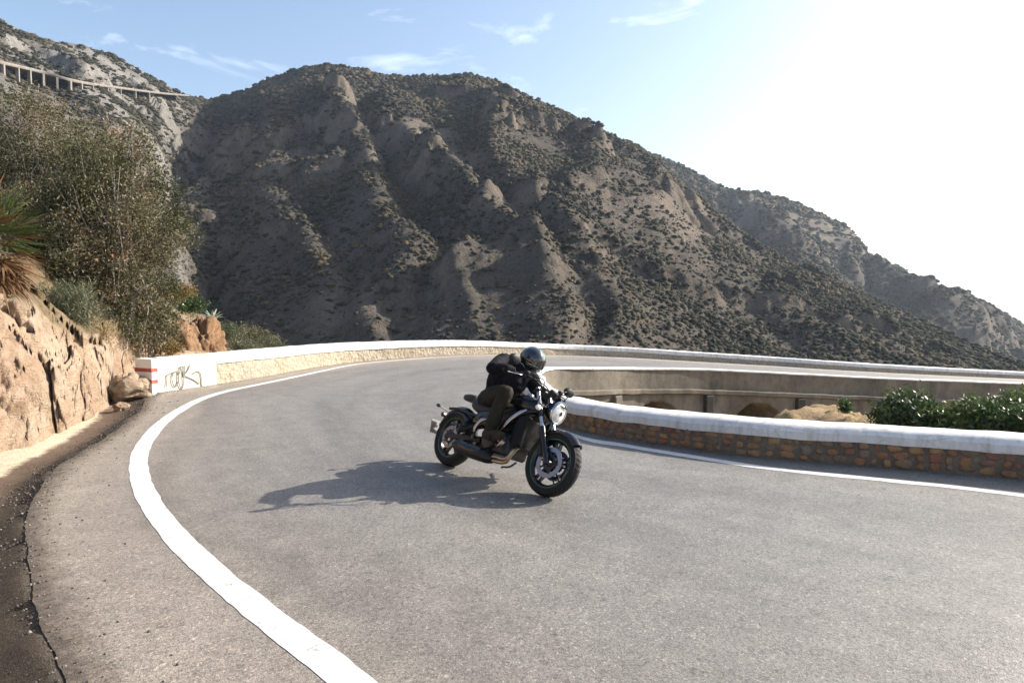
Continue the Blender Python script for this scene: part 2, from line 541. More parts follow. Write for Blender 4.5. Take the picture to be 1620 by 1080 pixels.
def ribbon(name, A, B, mat, parent=None, lift=.003, jit=.009):
    n = len(A)
    A = np.array(A); B = np.array(B)
    A = A + (fbm(A, 6, 3, 5)[:, None]) * jit * np.array([1, 1, 0]); B = B + (fbm(B, 6, 3, 9)[:, None]) * jit * np.array([1, 1, 0])
    C = (A + B) / 2
    V = np.stack([A, C, B], 1).reshape(-1, 3) + np.array([0, 0, lift])
    return mesh_obj(name, V, grid_faces(n, 3), mat, parent)
# outer edge line: the near part measured on the level apron, the far part a fixed inset from the wall
Lpx = [(640, 1240), (572, 1120), (517, 1078), (432, 1018), (367, 965), (302, 904), (245, 842), (218, 797), (203, 758), (201.5, 722), (217, 697), (239, 672), (274, 647), (315, 626), (362, 613), (400, 606)]
Rpx = [(790, 1240), (680, 1120), (612, 1076), (509, 1011), (432, 950), (363, 904), (298, 842), (260, 800), (241, 762), (234.5, 722), (244, 700), (262, 675), (299, 647), (335, 630), (384, 617), (424, 609.5)]
la = [hit(*p) for p in Lpx]; lb = [hit(*p) for p in Rpx]
la, lb = [a_ * .93 + b_ * .07 for a_, b_ in zip(la, lb)], [a_ * .08 + b_ * .92 for a_, b_ in zip(la, lb)]
la = [np.array([2.2, -.55, 0]), np.array([.55, 1.0, 0])] + la; lb = [np.array([2.35, -.42, 0]), np.array([.68, 1.13, 0])] + lb
def inset(i0, i1, d0, d1, side):
    a, b = (O_, I_) if side == 'o' else (I_, O_)
    w = np.linalg.norm((b - a)[:, :2], axis=1)
    r = []
    for i in range(i0, i1, 6):
        t = b[i] - a[i]
        r.append((a[i] + t * d0 / w[i], a[i] + t * d1 / w[i]))
    return [q[0] for q in r], [q[1] for q in r]
iw = int(np.argmin(np.linalg.norm(O_[:, :2] - hit(540, 575)[:2], axis=1)))
fa, fb = inset(iw, NS - 1, .46, .62, 'o')
la += fa; lb += fb
lc = (np.array(la) + np.array(lb)) / 2; lw_ = np.linalg.norm(np.array(lb) - np.array(la), axis=1)
lw_ = np.convolve(np.pad(lw_, 2, 'edge'), np.ones(5) / 5, 'valid')
Lc = resample(cr(lc, 1400), .08)[0]
for _ in range(3):
    Lc[6:-6] = sum(Lc[6 + d_:len(Lc) - 6 + d_] for d_ in range(-6, 7)) / 13
Lw = np.interp(Lc[:, 1], [0, 9, 16, 30], [.19, .19, .17, .15])
Lt = np.gradient(Lc, axis=0); Lt /= np.linalg.norm(Lt, axis=1)[:, None]; Ln_ = np.stack([-Lt[:, 1], Lt[:, 0], 0 * Lt[:, 0]], 1)
ribbon('edge_line', Lc + Ln_ * Lw[:, None] / 2, Lc - Ln_ * Lw[:, None] / 2, M['paint'], road)
# inner edge line
iA = [hit(p[0], p[1] - 2.5) for p in ((909, 689), (985, 704), (1067, 717.7), (1220, 741), (1420, 761.5), (1620, 784))]
iB = [hit(p[0], p[1] + 2.5) for p in ((909, 689), (985, 704), (1067, 717.7), (1220, 741), (1420, 761.5), (1620, 784))]
iA += [np.array([8.4, 4.0, 0]), np.array([11.4, 1.85, 0])]; iB += [np.array([8.33, 3.88, 0]), np.array([11.33, 1.73, 0])]
i3 = int(np.argmin(np.linalg.norm(I_[:, :2] - np.array([.27, 11.5]), axis=1)))
fa, fb = inset(i3, NS - 1, .38, .52, 'i')
ribbon('edge_line', cr(fa[::-1] + iA, 400), cr(fb[::-1] + iB, 400), M['paint'], road)

# ------------------------------------------------------------------ verge beside the road (gravel lip, gutter, sand)
def m_verge():
    k = NT('verge'); p = k.pos(); off = k.attr('off')
    n1 = k.noise(p, 1.6, 5, .65); n2 = k.noise(p, 28, 5, .75); n3 = k.noise(p, 5, 4, .6); n5 = k.noise(p, 110, 3, .75)
    o2 = k.math('ADD', off, k.math('MULTIPLY', k.math('SUBTRACT', n3, .5), .22))
    c = k.ramp(k.math('MULTIPLY', o2, .4), [(0.0, (.10, .085, .068)), (.025, (.08, .064, .05)), (.08, (.075, .06, .046)), (.14, (.13, .098, .074)), (.25, (.15, .11, .085)), (.29, (.55, .47, .36)), (1.0, (.60, .51, .39))])
    c = k.mix(.55, c, k.ramp(n1, [(.3, (.75, .72, .68)), (.7, (1.15, 1.15, 1.15))]), 'MULTIPLY')
    c = k.mix(.7, c, k.ramp(n2, [(.28, (.4, .4, .4)), (.5, (1, 1, 1)), (.75, (1.4, 1.35, 1.3))]), 'MULTIPLY')
    c = k.mix(.8, c, k.ramp(n5, [(.3, (.35, .33, .3)), (.5, (1, 1, 1)), (.68, (2.2, 2.1, 2.0))]), 'MULTIPLY')
    k.color(c); k.bump(k.math('ADD', n2, n5), .8, .02)
    return k.set(Roughness=.95, Specular_IOR_Level=.15)
M['verge'] = m_verge()
iE = int(np.argmin(np.linalg.norm(O_[:, :2] - hit(380, 602)[:2], axis=1)))
E = np.vstack([resample(O_[45:iE], .12)[0]])
T = np.gradient(E, axis=0); T /= np.linalg.norm(T, axis=1)[:, None]
Nn = np.stack([-T[:, 1], T[:, 0], np.zeros(len(T))], 1)      # outward (left of travel)
offs = np.r_[-.06, 0, .05, .12, .2, .3, .42, .55, .7, .9, 1.2, 1.6, 2.1, 2.7, 3.4]
prof = np.interp(offs, [-.06, 0, .12, .3, .5, .7, 1.1, 3.4], [-.03, -.006, -.05, -.11, -.15, -.13, -.12, -.06])
VV = E[:, None, :] + Nn[:, None, :] * offs[None, :, None]
VV[:, :, 2] += prof[None, :]
sh = VV.shape
VV = VV.reshape(-1, 3)
o_r = np.tile(offs, sh[0])
VV[:, 2] += np.where(o_r > .02, fbm(VV, 2.2, 4, 3) * .05 + fbm(VV, 14, 2, 8) * .018, 0)
verge = mesh_obj('verge', VV, grid_faces(sh[0], sh[1]), M['verge'], smooth=True, attrs={'off': o_r})
tag(verge, kind='structure')

# ------------------------------------------------------------------ walls swept along the road edges
def sweep(C, prof, heights=None, name='wall', mat=None, parent=None, rough=0.0, closed=True, seed=1, rs=9.0, cap=True):
    """C (n,3) base line; prof list of (offset to the left, z as a function of the local height h)"""
    T = np.gradient(C, axis=0); T[:, 2] = 0; T /= np.linalg.norm(T, axis=1)[:, None]
    N = np.stack([-T[:, 1], T[:, 0], np.zeros(len(T))], 1)
    n = len(C); q = len(prof)
    V = np.zeros((n, q, 3))
    for j, (off, zf) in enumerate(prof):
        V[:, j] = C + N * off
        V[:, j, 2] += zf(heights) if callable(zf) else zf
    V = V.reshape(-1, 3)
    if rough:
        D = np.stack([fbm(V, rs, 3, seed), fbm(V, rs, 3, seed + 5), fbm(V, rs, 3, seed + 9)], 1)
        V = V + D * rough
    F = [tuple(f) for f in grid_faces(n, q, closed)]
    if cap and closed:
        F.append(tuple(range(q))); F.append(tuple((n - 1) * q + k for k in range(q))[::-1])
    mb = MB(); mb.add(V, F)
    return mb.build(name, mat, parent, smooth=True, autos=40)
# --- outer wall
iw0 = int(np.argmin(np.linalg.norm(O_[:, :2] - hit(251, 622)[:2], axis=1)))
OW, so = resample(O_[iw0:], .11)
for _i in range(6): OW[_i] = OW[6] + (OW[6] - OW[12]) * (6 - _i) / 6
hO = np.interp(so, [0, 2.6, 7.2, 11.0, 14, 24, 34, 60], [.675, .665, .57, .475, .42, .35, .31, .31])
capO = np.interp(so, [0, 3, 8, 12, 60], [.20, .225, .215, .175, .14])
outer = empty('roadside_wall', tuple(OW[0]))
tag(outer, 'long outer wall with white painted top, grey graffiti and red-striped end', 'wall')
def lp(o): o.matrix_parent_inverse = Matrix.Translation(-Vector(o.parent.location)); return o
nface = 9
pb = [(.0 - .0 * j, (lambda h, j=j: -.06 + (h - capO + .0 + .06) * j / (nface - 1))) for j in range(nface)]
pb = pb + [(.40, lambda h: h - capO), (.40, lambda h: -1.6 + 0 * h)]
capO_ = capO; OWf, hOf = OW, hO
OW, hO, capO = OW[2:], hO[2:], capO[2:]
lp(sweep(OW, pb, hO, 'masonry_base', M['rubble'], outer, rough=.028, rs=7.0))
pc = [(-.03, lambda h: h - capO + .002), (-.034, lambda h: h - capO * .5), (-.03, lambda h: h - .03), (-.005, lambda h: h - .004), (.2, lambda h: h + .012), (.405, lambda h: h - .004), (.43, lambda h: h - .03), (.43, lambda h: h - capO + .002)]
lp(sweep(OW, pc, hO, 'white_coping', M['lime'], outer, rough=.012, seed=21, rs=4.0))
OW, hO, capO = OWf, hOf, capO_
# rendered end block with red stripes
def m_endblock():
    k = NT('end_block_paint'); p = k.pos()
    n1 = k.noise(p, 4, 5, .6); n2 = k.noise(p, 25, 4, .7)
    c = k.ramp(n1, [(.3, (.66, .63, .60)), (.7, (.76, .74, .71))])
    c = k.mix(.5, c, k.ramp(n2, [(.25, (.7, .68, .65)), (.5, (1, 1, 1))]), 'MULTIPLY')
    k.color(c); k.bump(n2, .3, .01)
    return k.set(Roughness=.8, Specular_IOR_Level=.25)
M['endblock'] = m_endblock()
t0 = OW[9] - OW[2]; t0 /= np.linalg.norm(t0); n0 = np.array([-t0[1], t0[0], 0])
ang0 = math.atan2(t0[1], t0[0])
LB = .24
mb = MB(); mb.box((LB / 2 - .03, .2, (.674 - .25) / 2), (LB, .49, .674 + .25), bevel=.012)
Mb = Matrix.Translation(Vector(OW[0])) @ Matrix.Rotation(ang0, 4, 'Z')
mb.xf(Mb)
lp(mb.build('end_block', M['endblock'], outer))
M['red'] = m_paint('red_paint', (.30, .05, .035), (.45, .25, .2))
for zc in (.455, .225):
    mb = MB(); mb.box((.0385, .2, zc), (.14, .496, .075)); mb.xf(Matrix.Translation(Vector(OW[0])) @ Matrix.Rotation(ang0, 4, 'Z') @ Matrix.Translation((-.002, 0, 0)))
    lp(mb.build('red_stripe', M['red'], outer, smooth=False))
M['cream'] = m_paint('cream_render', (.56, .49, .39), (.36, .29, .21))
npn = 15
lp(sweep(OW[1:npn], [(-.038, -.05), (-.036, lambda h: (h - capO[1:npn]) * .5), (-.034, lambda h: h - capO[1:npn]), (.03, lambda h: h - capO[1:npn]), (.03, -.05)], hO[1:npn], 'rendered_panel', M['cream'], outer, rough=.012, rs=5))
# graffiti strokes: thin painted ribbons on the road face
M['spray'] = simple('grey_spray_paint', (.13, .14, .14), .7, var=.3, scale=40, kind='world')
GR = [[(443, 600), (452, 500), (450, 470), (480, 452), (520, 432), (545, 430)],
      [(575, 415), (530, 440), (508, 490), (520, 560), (545, 600), (575, 560), (590, 480), (580, 415)],
      [(590, 430), (585, 520), (600, 590), (625, 620), (645, 560), (640, 430), (625, 365), (605, 380), (600, 450)],
      [(662, 330), (655, 400), (650, 480)], [(722, 320), (700, 400), (655, 465), (700, 490), (770, 525), (825, 565)],
      [(745, 455), (790, 425), (830, 430), (850, 490), (850, 560), (862, 595)]]
def wallpoint(zx, zy):
    px, py = 200 + zx / 7.364, 530 + zy / 7.364
    # intersect the view ray with the wall's road face
    d = (pt(px, py, 1.0) - np.array([0, 0, CAM_H]))
    best = None
    for i in range(0, 60):
        a, b = OW[i], OW[i + 1]
        e = b - a
        den = d[0] * e[1] - d[1] * e[0]
        s_ = (a[0] * e[1] - a[1] * e[0]) / den
        q = d * s_ + np.array([0, 0, CAM_H])
        w = ((q - a)[:2] @ e[:2]) / (e[:2] @ e[:2])
        if 0 <= w <= 1: best = q; break
    return best
mb = MB()
for st in GR:
    P = [wallpoint(*q) for q in st]
    if any(q is None for q in P): continue
    P = cr(P, 28) - n0 * .056
    mb.tube(P, .013, 6, flat=.35, up=tuple(n0))
lp(mb.build('graffiti', M['spray'], outer))

# --- near inner wall: stone courses under a white coping
IWc = resample(I_[int(np.argmin(np.linalg.norm(I_[:, :2] - np.array([11.5, 2.8]), axis=1))):i3 + 60][::-1], .1)[0]
# runs from the apex (hidden behind the rider) to the right foreground; left of travel = gully side
dq = np.linalg.norm(IWc[:, :2] - hit(905, 678)[:2], axis=1); j9 = int(np.argmin(dq))
si = np.r_[0, np.cumsum(np.linalg.norm(np.diff(IWc, axis=0), axis=1))] - 0
s9 = si[j9]
hI = np.interp(si, [0, s9 - 1.5, s9, s9 + 2.9, s9 + 5.2, s9 + 12], [.40, .40, .395, .42, .437, .45])
inner = empty('stone_parapet', tuple(IWc[j9]))
tag(inner, 'low orange stone parapet with thick white coping beside the inner edge line', 'parapet')
capI = .168
pi_ = [(.0, lambda h: -.08 + 0 * h), (.0, lambda h: .06 + 0 * h), (.0, lambda h: .15 + 0 * h), (.0, lambda h: h - capI), (.42, lambda h: h - capI), (.42, lambda h: -2.2 + 0 * h)]
lp(sweep(IWc, pi_, hI, 'mortar_core', M['mortar'], inner, rough=.016, rs=9))
pci = [(-.035, lambda h: h - capI + .002), (-.04, lambda h: h - capI * .45), (-.028, lambda h: h - .065), (.0, lambda h: h - .03), (.07, lambda h: h - .006), (.2, lambda h: h + .006), (.36, lambda h: h - .006), (.43, lambda h: h - .04), (.455, lambda h: h - .09), (.455, lambda h: h - capI + .002)]
lp(sweep(IWc, pci, hI, 'white_coping', M['lime'], inner, rough=.016, seed=31, rs=3.2))
# individual stones
def stone_mesh(seed):
    r = random.Random(seed)
    n = 9
    ring = []
    for k in range(n):
        a = 2 * math.pi * k / n + r.uniform(-.2, .2)
        ca, sa = math.cos(a), math.sin(a)
        e = 3.2
        rad = (abs(ca) ** e + abs(sa) ** e) ** (-1 / e) * r.uniform(.82, 1.04)
        ring.append((ca * rad * .5, sa * rad * .5))
    V = []; F = []
    for sc, dep in ((1.0, 0.0), (.97, .55), (.78, .92), (.4, 1.05)):
        for x, z in ring: V.append((x * sc, -dep + r.uniform(-.1, .1) * (dep > .3), z * sc))
    V.append((0, -1.05, 0))
    for i in range(3):
        for k in range(n): F.append((i * n + k, i * n + (k + 1) % n, (i + 1) * n + (k + 1) % n, (i + 1) * n + k))
    for k in range(n): F.append((3 * n + k, 3 * n + (k + 1) % n, 4 * n))
    me = bpy.data.meshes.new('stone'); me.from_pydata(V, [], F); me.update()
    bm = bmesh.new(); bm.from_mesh(me); bmesh.ops.recalc_face_normals(bm, faces=bm.faces)
    for f in bm.faces: f.smooth = True
    bm.to_mesh(me); bm.free()
    me.materials.append(M['stone']); return me
SM = [stone_mesh(i) for i in range(12)]
Ti = np.gradient(IWc, axis=0); Ti[:, 2] = 0; Ti /= np.linalg.norm(Ti, axis=1)[:, None]
rs = random.Random(3)
def at_s(s):
    p = np.array([np.interp(s, si, IWc[:, k]) for k in range(3)])
    t = np.array([np.interp(s, si, Ti[:, k]) for k in range(3)])
    return p, t / np.linalg.norm(t), float(np.interp(s, si, hI))
NCRS = 3
for course in range(NCRS):
    s = s9 - 1.3 + rs.uniform(0, .1)
    while s < s9 + 8.6:
        wd = rs.uniform(.09, .20) if rs.random() < .75 else rs.uniform(.06, .10)
        p, t, h = at_s(s + wd / 2)
        face = h - capI
        hh = face / NCRS
        ht = hh * (rs.uniform(.75, 1.12) if rs.random() < .8 else rs.uniform(1.2, 1.55))
        zc = .012 + hh * (course + .5) + rs.uniform(-.012, .012)
        o = bpy.data.objects.new('stone', SM[rs.randrange(12)])
        COL.objects.link(o)
        o.parent = inner
        o.matrix_parent_inverse = Matrix.Translation(-Vector(inner.location))
        o.location = (p[0], p[1], p[2] + zc)
        o.rotation_euler = (rs.uniform(-.04, .04), rs.uniform(-.16, .16), math.atan2(t[1], t[0]))
        o.scale = (wd * rs.uniform(.84, .97), rs.uniform(.016, .034), ht)
        s += wd + rs.uniform(.004, .05)

# --- far parapet and arched retaining wall on the gully side of the far leg
k0 = i3 + 47
FW, sf = resample(I_[k0:], .25)
farw = empty('arched_viaduct', tuple(FW[0]))
tag(farw, 'stained concrete road viaduct with blind arches and low parapet across the gully', 'viaduct')
hF = np.interp(sf, [0, 4, 12, 30, 90], [.43, .43, .46, .52, .55])
# the gully lies to the right of travel here
pp = [(0, lambda h: -.06 + 0 * h), (.03, lambda h: h - .05), (-.40, lambda h: h - .05), (-.40, lambda h: -.1 + 0 * h)]
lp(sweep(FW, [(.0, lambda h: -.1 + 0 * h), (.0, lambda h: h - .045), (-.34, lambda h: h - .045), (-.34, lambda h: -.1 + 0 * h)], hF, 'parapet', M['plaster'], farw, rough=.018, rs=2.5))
lp(sweep(FW, [(.03, lambda h: h - .044), (.03, lambda h: h - .012), (-.155, lambda h: h + .004), (-.37, lambda h: h - .012), (-.37, lambda h: h - .044)], hF, 'white_coping', M['lime'], farw, rough=.008, rs=4))
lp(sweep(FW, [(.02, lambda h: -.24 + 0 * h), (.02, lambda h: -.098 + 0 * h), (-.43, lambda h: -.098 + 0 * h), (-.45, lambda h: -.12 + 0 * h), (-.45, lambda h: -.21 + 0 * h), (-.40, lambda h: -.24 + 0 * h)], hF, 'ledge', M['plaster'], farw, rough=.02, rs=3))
# lower wall with arched recesses: columns of quads, the face pushed back inside each arch
arches = []
for pxa in (1022, 1187, 1318, 1440, 1555):
    dd = np.abs((FW[:, 0] / FW[:, 1]) - (pxa - 810) / FPX)
    arches.append(sf[int(np.argmin(dd))])
FW2, sf2 = resample(I_[k0:], .09)
FW2 = FW2[:int(50 / .09)]; sf2 = sf2[:len(FW2)]
T2 = np.gradient(FW2, axis=0); T2[:, 2] = 0; T2 /= np.linalg.norm(T2, axis=1)[:, None]
N2 = np.stack([T2[:, 1], -T2[:, 0], np.zeros(len(T2))], 1)     # towards the gully
zs = np.linspace(-.24, -4.2, 64)
Vw = FW2[:, None, :] + N2[:, None, :] * .36
Vw = np.repeat(Vw, len(zs), 1)
Vw[:, :, 2] = FW2[:, 2][:, None] + zs[None, :]
for a in arches:
    ra = .88
    inside = ((sf2[:, None] - a) ** 2 + np.where(zs[None, :] > -1.32, (zs[None, :] + 1.32) ** 2, 0)) < ra ** 2
    Vw -= (N2[:, None, :] * inside[:, :, None]) * 2.2
pil = []
for a, b in zip(arches[:-1], arches[1:]): pil.append((a + b) / 2)
sh2 = Vw.shape
Vf = Vw.reshape(-1, 3)
Vf = Vf + (N2[:, None, :] * np.ones((1, len(zs), 1))).reshape(-1, 3) * (fbm(Vf, 2.5, 4, 77) * .03)[:, None]
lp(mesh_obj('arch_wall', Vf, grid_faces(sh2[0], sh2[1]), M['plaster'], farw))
M['dark_conc'] = simple('dark_concrete', (.045, .042, .038), .9, var=.4, scale=6, kind='world')  # darker concrete, only for the pilasters beyond the first arch
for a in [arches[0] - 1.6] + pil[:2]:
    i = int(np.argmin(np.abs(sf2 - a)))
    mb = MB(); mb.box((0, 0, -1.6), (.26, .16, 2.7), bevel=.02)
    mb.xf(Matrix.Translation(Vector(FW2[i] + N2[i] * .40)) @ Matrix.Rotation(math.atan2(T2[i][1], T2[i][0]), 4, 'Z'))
    lp(mb.build('pilaster', M['dark_conc'] if a != arches[0] - 1.6 else M['plaster'], farw))

# ------------------------------------------------------------------ gully floor with a spoil mound
def m_earth(name, a, b, cc):
    k = NT(name); p = k.pos()
    n1 = k.noise(p, .9, 5, .6); n2 = k.noise(p, 9, 6, .7); n3 = k.noise(p, 40, 3, .7)
    c = k.ramp(n1, [(.3, a), (.5, b), (.72, cc)])
    c = k.mix(.7, c, k.ramp(n2, [(.25, (.5, .48, .45)), (.5, (1, 1, 1)), (.75, (1.3, 1.28, 1.25))]), 'MULTIPLY')
    c = k.mix(.5, c, k.ramp(n3, [(.3, (.55, .55, .55)), (.65, (1.2, 1.2, 1.2))]), 'MULTIPLY')
    k.color(c); k.bump(n2, .8, .06)
    return k.set(Roughness=.95, Specular_IOR_Level=.12)
M['earth'] = m_earth('dry_earth', (.28, .20, .115), (.36, .26, .145), (.22, .16, .10))
gx, gy = np.meshgrid(np.linspace(-2, 62, 420), np.linspace(-14, 50, 420), indexing='ij')
G = np.stack([gx.ravel(), gy.ravel(), np.full(gx.size, -2.9)], 1)
mc = pt(1300, 640, 13.2)
G[:, 2] += fbm(G, .25, 4, 12) * .5
dx, dy = G[:, 0] - mc[0], G[:, 1] - mc[1]
ur = np.sqrt(((dx - .15) / 1.75) ** 2 + (dy / 1.9) ** 2)
mound = np.clip(1 - ur * .62, 0, 1) ** 1.15
mb_ = np.minimum(mound * 3.9, 2.56 + fbm(G, 3.0, 4, 4) * .20 - .10 * np.abs(dx - .2))
G[:, 2] = np.maximum(G[:, 2], -2.9 + mb_ + (fbm(G, 1.2, 3, 31) * .16 + fbm(G, 7, 3, 33) * .13) * (mound > 0))
# keep it below the road ribbon
gi = []
for off in (0,):
    d2 = np.full(len(G), 1e9); zr = np.zeros(len(G))
    Cn = (O_ + I_) / 2
    for i in range(0, NS, 4):
        dd = (G[:, 0] - Cn[i, 0]) ** 2 + (G[:, 1] - Cn[i, 1]) ** 2
        hw = np.linalg.norm(O_[i, :2] - I_[i, :2]) / 2 + .3
        under = dd < hw ** 2
        G[under, 2] = np.minimum(G[under, 2], min(O_[i, 2], I_[i, 2]) - 1.0)
# beyond the outer wall the ground lies deep in the valley
for i in range(0, NS, 4):
    a_ = O_[i, :2]; n_ = O_[i, :2] - I_[i, :2]; n_ = n_ / np.linalg.norm(n_); tt_ = np.array([-n_[1], n_[0]])
    q_ = G[:, :2] - a_
    u_ = q_ @ n_; w_ = np.abs(q_ @ tt_)
    m_ = (u_ > -1.0) & (u_ < 40) & (w_ < 1.2 + np.maximum(u_, 0) * .6)
    if O_[i, 1] > 10: G[m_, 2] = np.minimum(G[m_, 2], -8.5)
gully = mesh_obj('gully_floor', G, grid_faces(420, 420), M['earth'], smooth=True)
tag(gully, kind='structure')
base = mesh_obj('valley_ground', np.array([(x, y, -9.0 - (.08 * max(0, x - 60))) for x in np.linspace(-260, 420, 35) for y in np.linspace(-160, 140, 20)]), grid_faces(35, 20), M['earth'])
tag(base, kind='structure')
# ------------------------------------------------------------------ near hillside with the road cutting
def m_cutting():
    k = NT('cut_rock'); p = k.pos()
    rock = k.attr('rock')
    n1 = k.noise(p, .55, 5, .6, .3); n2 = k.noise(p, 3.2, 6, .68); n3 = k.noise(p, 22, 5, .72); st = k.noise(k.pos(scale=(1, 1, 3.2)), 2.2, 5, .65, .6)
    c = k.ramp(n1, [(.28, (.33, .235, .165)), (.45, (.41, .32, .24)), (.6, (.34, .24, .17)), (.75, (.43, .36, .29))])
    c = k.mix(.65, c, k.ramp(n2, [(.25, (.42, .36, .30)), (.45, (.95, .95, .95)), (.75, (1.25, 1.22, 1.18))]), 'MULTIPLY')
    c = k.mix(.5, c, k.ramp(st, [(.32, (.55, .45, .36)), (.5, (1, 1, 1))]), 'MULTIPLY')
    c = k.mix(.6, c, k.ramp(n3, [(.28, (.45, .43, .40)), (.5, (1, 1, 1)), (.78, (1.3, 1.28, 1.25))]), 'MULTIPLY')
    soil = k.ramp(n2, [(.3, (.10, .075, .045)), (.55, (.20, .155, .095)), (.75, (.13, .12, .065))])
    soil = k.mix(.6, soil, k.ramp(n3, [(.3, (.5, .5, .5)), (.7, (1.3, 1.3, 1.25))]), 'MULTIPLY')
    k.color(k.mix(rock, soil, c))
    n6 = k.noise(p, 60, 4, .75); fr = k.voro(k.pos(scale=(1, .45, 1.5)), 3.1, 'DISTANCE_TO_EDGE')
    k.bump(k.math('ADD', k.math('ADD', n2, k.math('MULTIPLY', n3, .6)), k.math('ADD', k.math('MULTIPLY', n6, .2), k.math('MULTIPLY', k.math('MINIMUM', fr, .05), 2.2))), 1.0, .085)
    return k.set(Roughness=.95, Specular_IOR_Level=.12)
M['cutting'] = m_cutting()
ST = [((-3.2, -9), 2.2, (-13, -12, 7)), ((-4.6, -3), 2.3, (-14, -4, 7)), ((-5.2, 0), 2.3, (-14.5, 2, 7.5)), ((-5.9, 4), 2.3, (-15, 8, 7.5)),
      ((-6.7, 6.9), 2.15, pt(-100, 355, 17)), ((-6.6, 8.1), 2.1, pt(-20, 368, 19)), ((-6.5, 9.1), 1.85, pt(40, 380, 20)), ((-6.7, 10.0), 1.45, pt(85, 395, 20)),
      ((-7.0, 10.9), 1.2, pt(125, 408, 20)), ((-7.2, 11.7), 1.15, pt(160, 422, 20)), ((-7.5, 12.6), 1.2, pt(200, 436, 20)), ((-8.05, 13.7), 1.0, pt(240, 455, 20.5)),
      ((-8.5, 15.2), .85, pt(268, 470, 21.5)), ((-8.6, 17), .55, pt(305, 494, 23)), ((-8.2, 19), .25, pt(350, 522, 25)), ((-7.5, 21), -.1, pt(400, 541, 27)),
      ((-6.5, 23.5), -.6, pt(445, 557, 29)), ((-4.5, 26.5), -1.5, pt(520, 590, 33)), ((-1.0, 30), -2.6, pt(620, 640, 38))]
NU = 520
Bc = cr([(*s[0], -.13) for s in ST], NU); Hc = cr([(s[1], 0, 0) for s in ST], NU)[:, 0]; Cc = cr([tuple(s[2]) for s in ST], NU)
rows = []
rk = []
dirv = (Cc - Bc)[:, :2]; L = np.linalg.norm(dirv, axis=1)[:, None]; dirv = dirv / L
for t in np.r_[np.linspace(0, 1, 40), np.linspace(1, 2, 60)[1:], np.linspace(2, 3, 14)[1:]]:
    if t <= 1:      # cut face: steep, bellied
        w = 1.05 * (t ** 1.35) + .05 * math.sin(t * 6)
        z = Bc[:, 2] - .25 + (Hc - Bc[:, 2] + .25) * (t ** .85)
        P = np.c_[Bc[:, :2] + dirv * w, z]
        r = np.ones(NU) * np.clip(1.25 - .6 * max(0, t - .75) / .25, 0, 1)
    elif t <= 2:
        f = t - 1
        w = 1.05 + (L[:, 0] - 1.05) * f
        z = Hc + (Cc[:, 2] - Hc) * (f ** .9)
        P = np.c_[Bc[:, :2] + dirv * w[:, None], z]
        r = np.ones(NU) * .05
    else:
        f = t - 2
        P = np.c_[Cc[:, :2] + dirv * 26 * f, Cc[:, 2] - 18 * f ** 1.2]
        r = np.ones(NU) * .05
    rows.append(P); rk.append(r)
NR = len(rows)
HV = np.stack(rows, 1).reshape(-1, 3); rk = np.stack(rk, 1).reshape(-1)
# rough rock: big blocks, ledges, pits
dn = np.repeat(np.c_[-dirv, np.full(NU, .25)], NR, 0)
YS = np.array([1, .42, 1])
blk = ridged(HV * YS * np.array([1, 1, .8]), .75, 4, 51) - .6
pit = fbm(HV * YS, 2.6, 4, 61); fine = fbm(HV * YS, 8, 3, 71)
tt = np.tile(np.r_[np.linspace(0, 1, 40), np.linspace(1, 2, 60)[1:], np.linspace(2, 3, 14)[1:]], NU)
amp = np.where(tt < 1.05, np.minimum(1, tt * 4 + .15), np.where(tt < 2, .75, .6))
WP = HV + np.stack([fbm(HV, 1.3, 3, 201), fbm(HV, 1.3, 3, 202), fbm(HV, 1.3, 3, 203)], 1) * .35
w1, w2, wr = worley(WP * YS * np.array([1, 1, .8]), 1.05, 5)
x1, x2, xr = worley(WP * YS * np.array([1, 1, 1.2]), 2.9, 9)
y1, y2, yr = worley(WP * YS, 7.5, 19)
blocks = (wr - .5) * .40 - .14 * np.exp(-(w2 - w1) / .07) + (xr - .5) * .15 - .07 * np.exp(-(x2 - x1) / .08) + (yr - .5) * .035 - .10 * np.clip(vnoise(HV * YS, 5.5, 301) - .68, 0, 1) * 4
HV = HV + dn * ((blk * .7 + blocks + pit * .20 + fine * .08) * amp)[:, None]
HV[:, 2] += fbm(HV, .5, 4, 91) * .35 * (tt > 1.1)
rk = np.clip(rk + (fbm(HV, .6, 4, 14) * .8) * (tt > 1.0), 0, 1)
hillside = mesh_obj('hillside', HV, grid_faces(NU, NR), M['cutting'], smooth=True, attrs={'rock': rk})
tag(hillside, kind='structure')

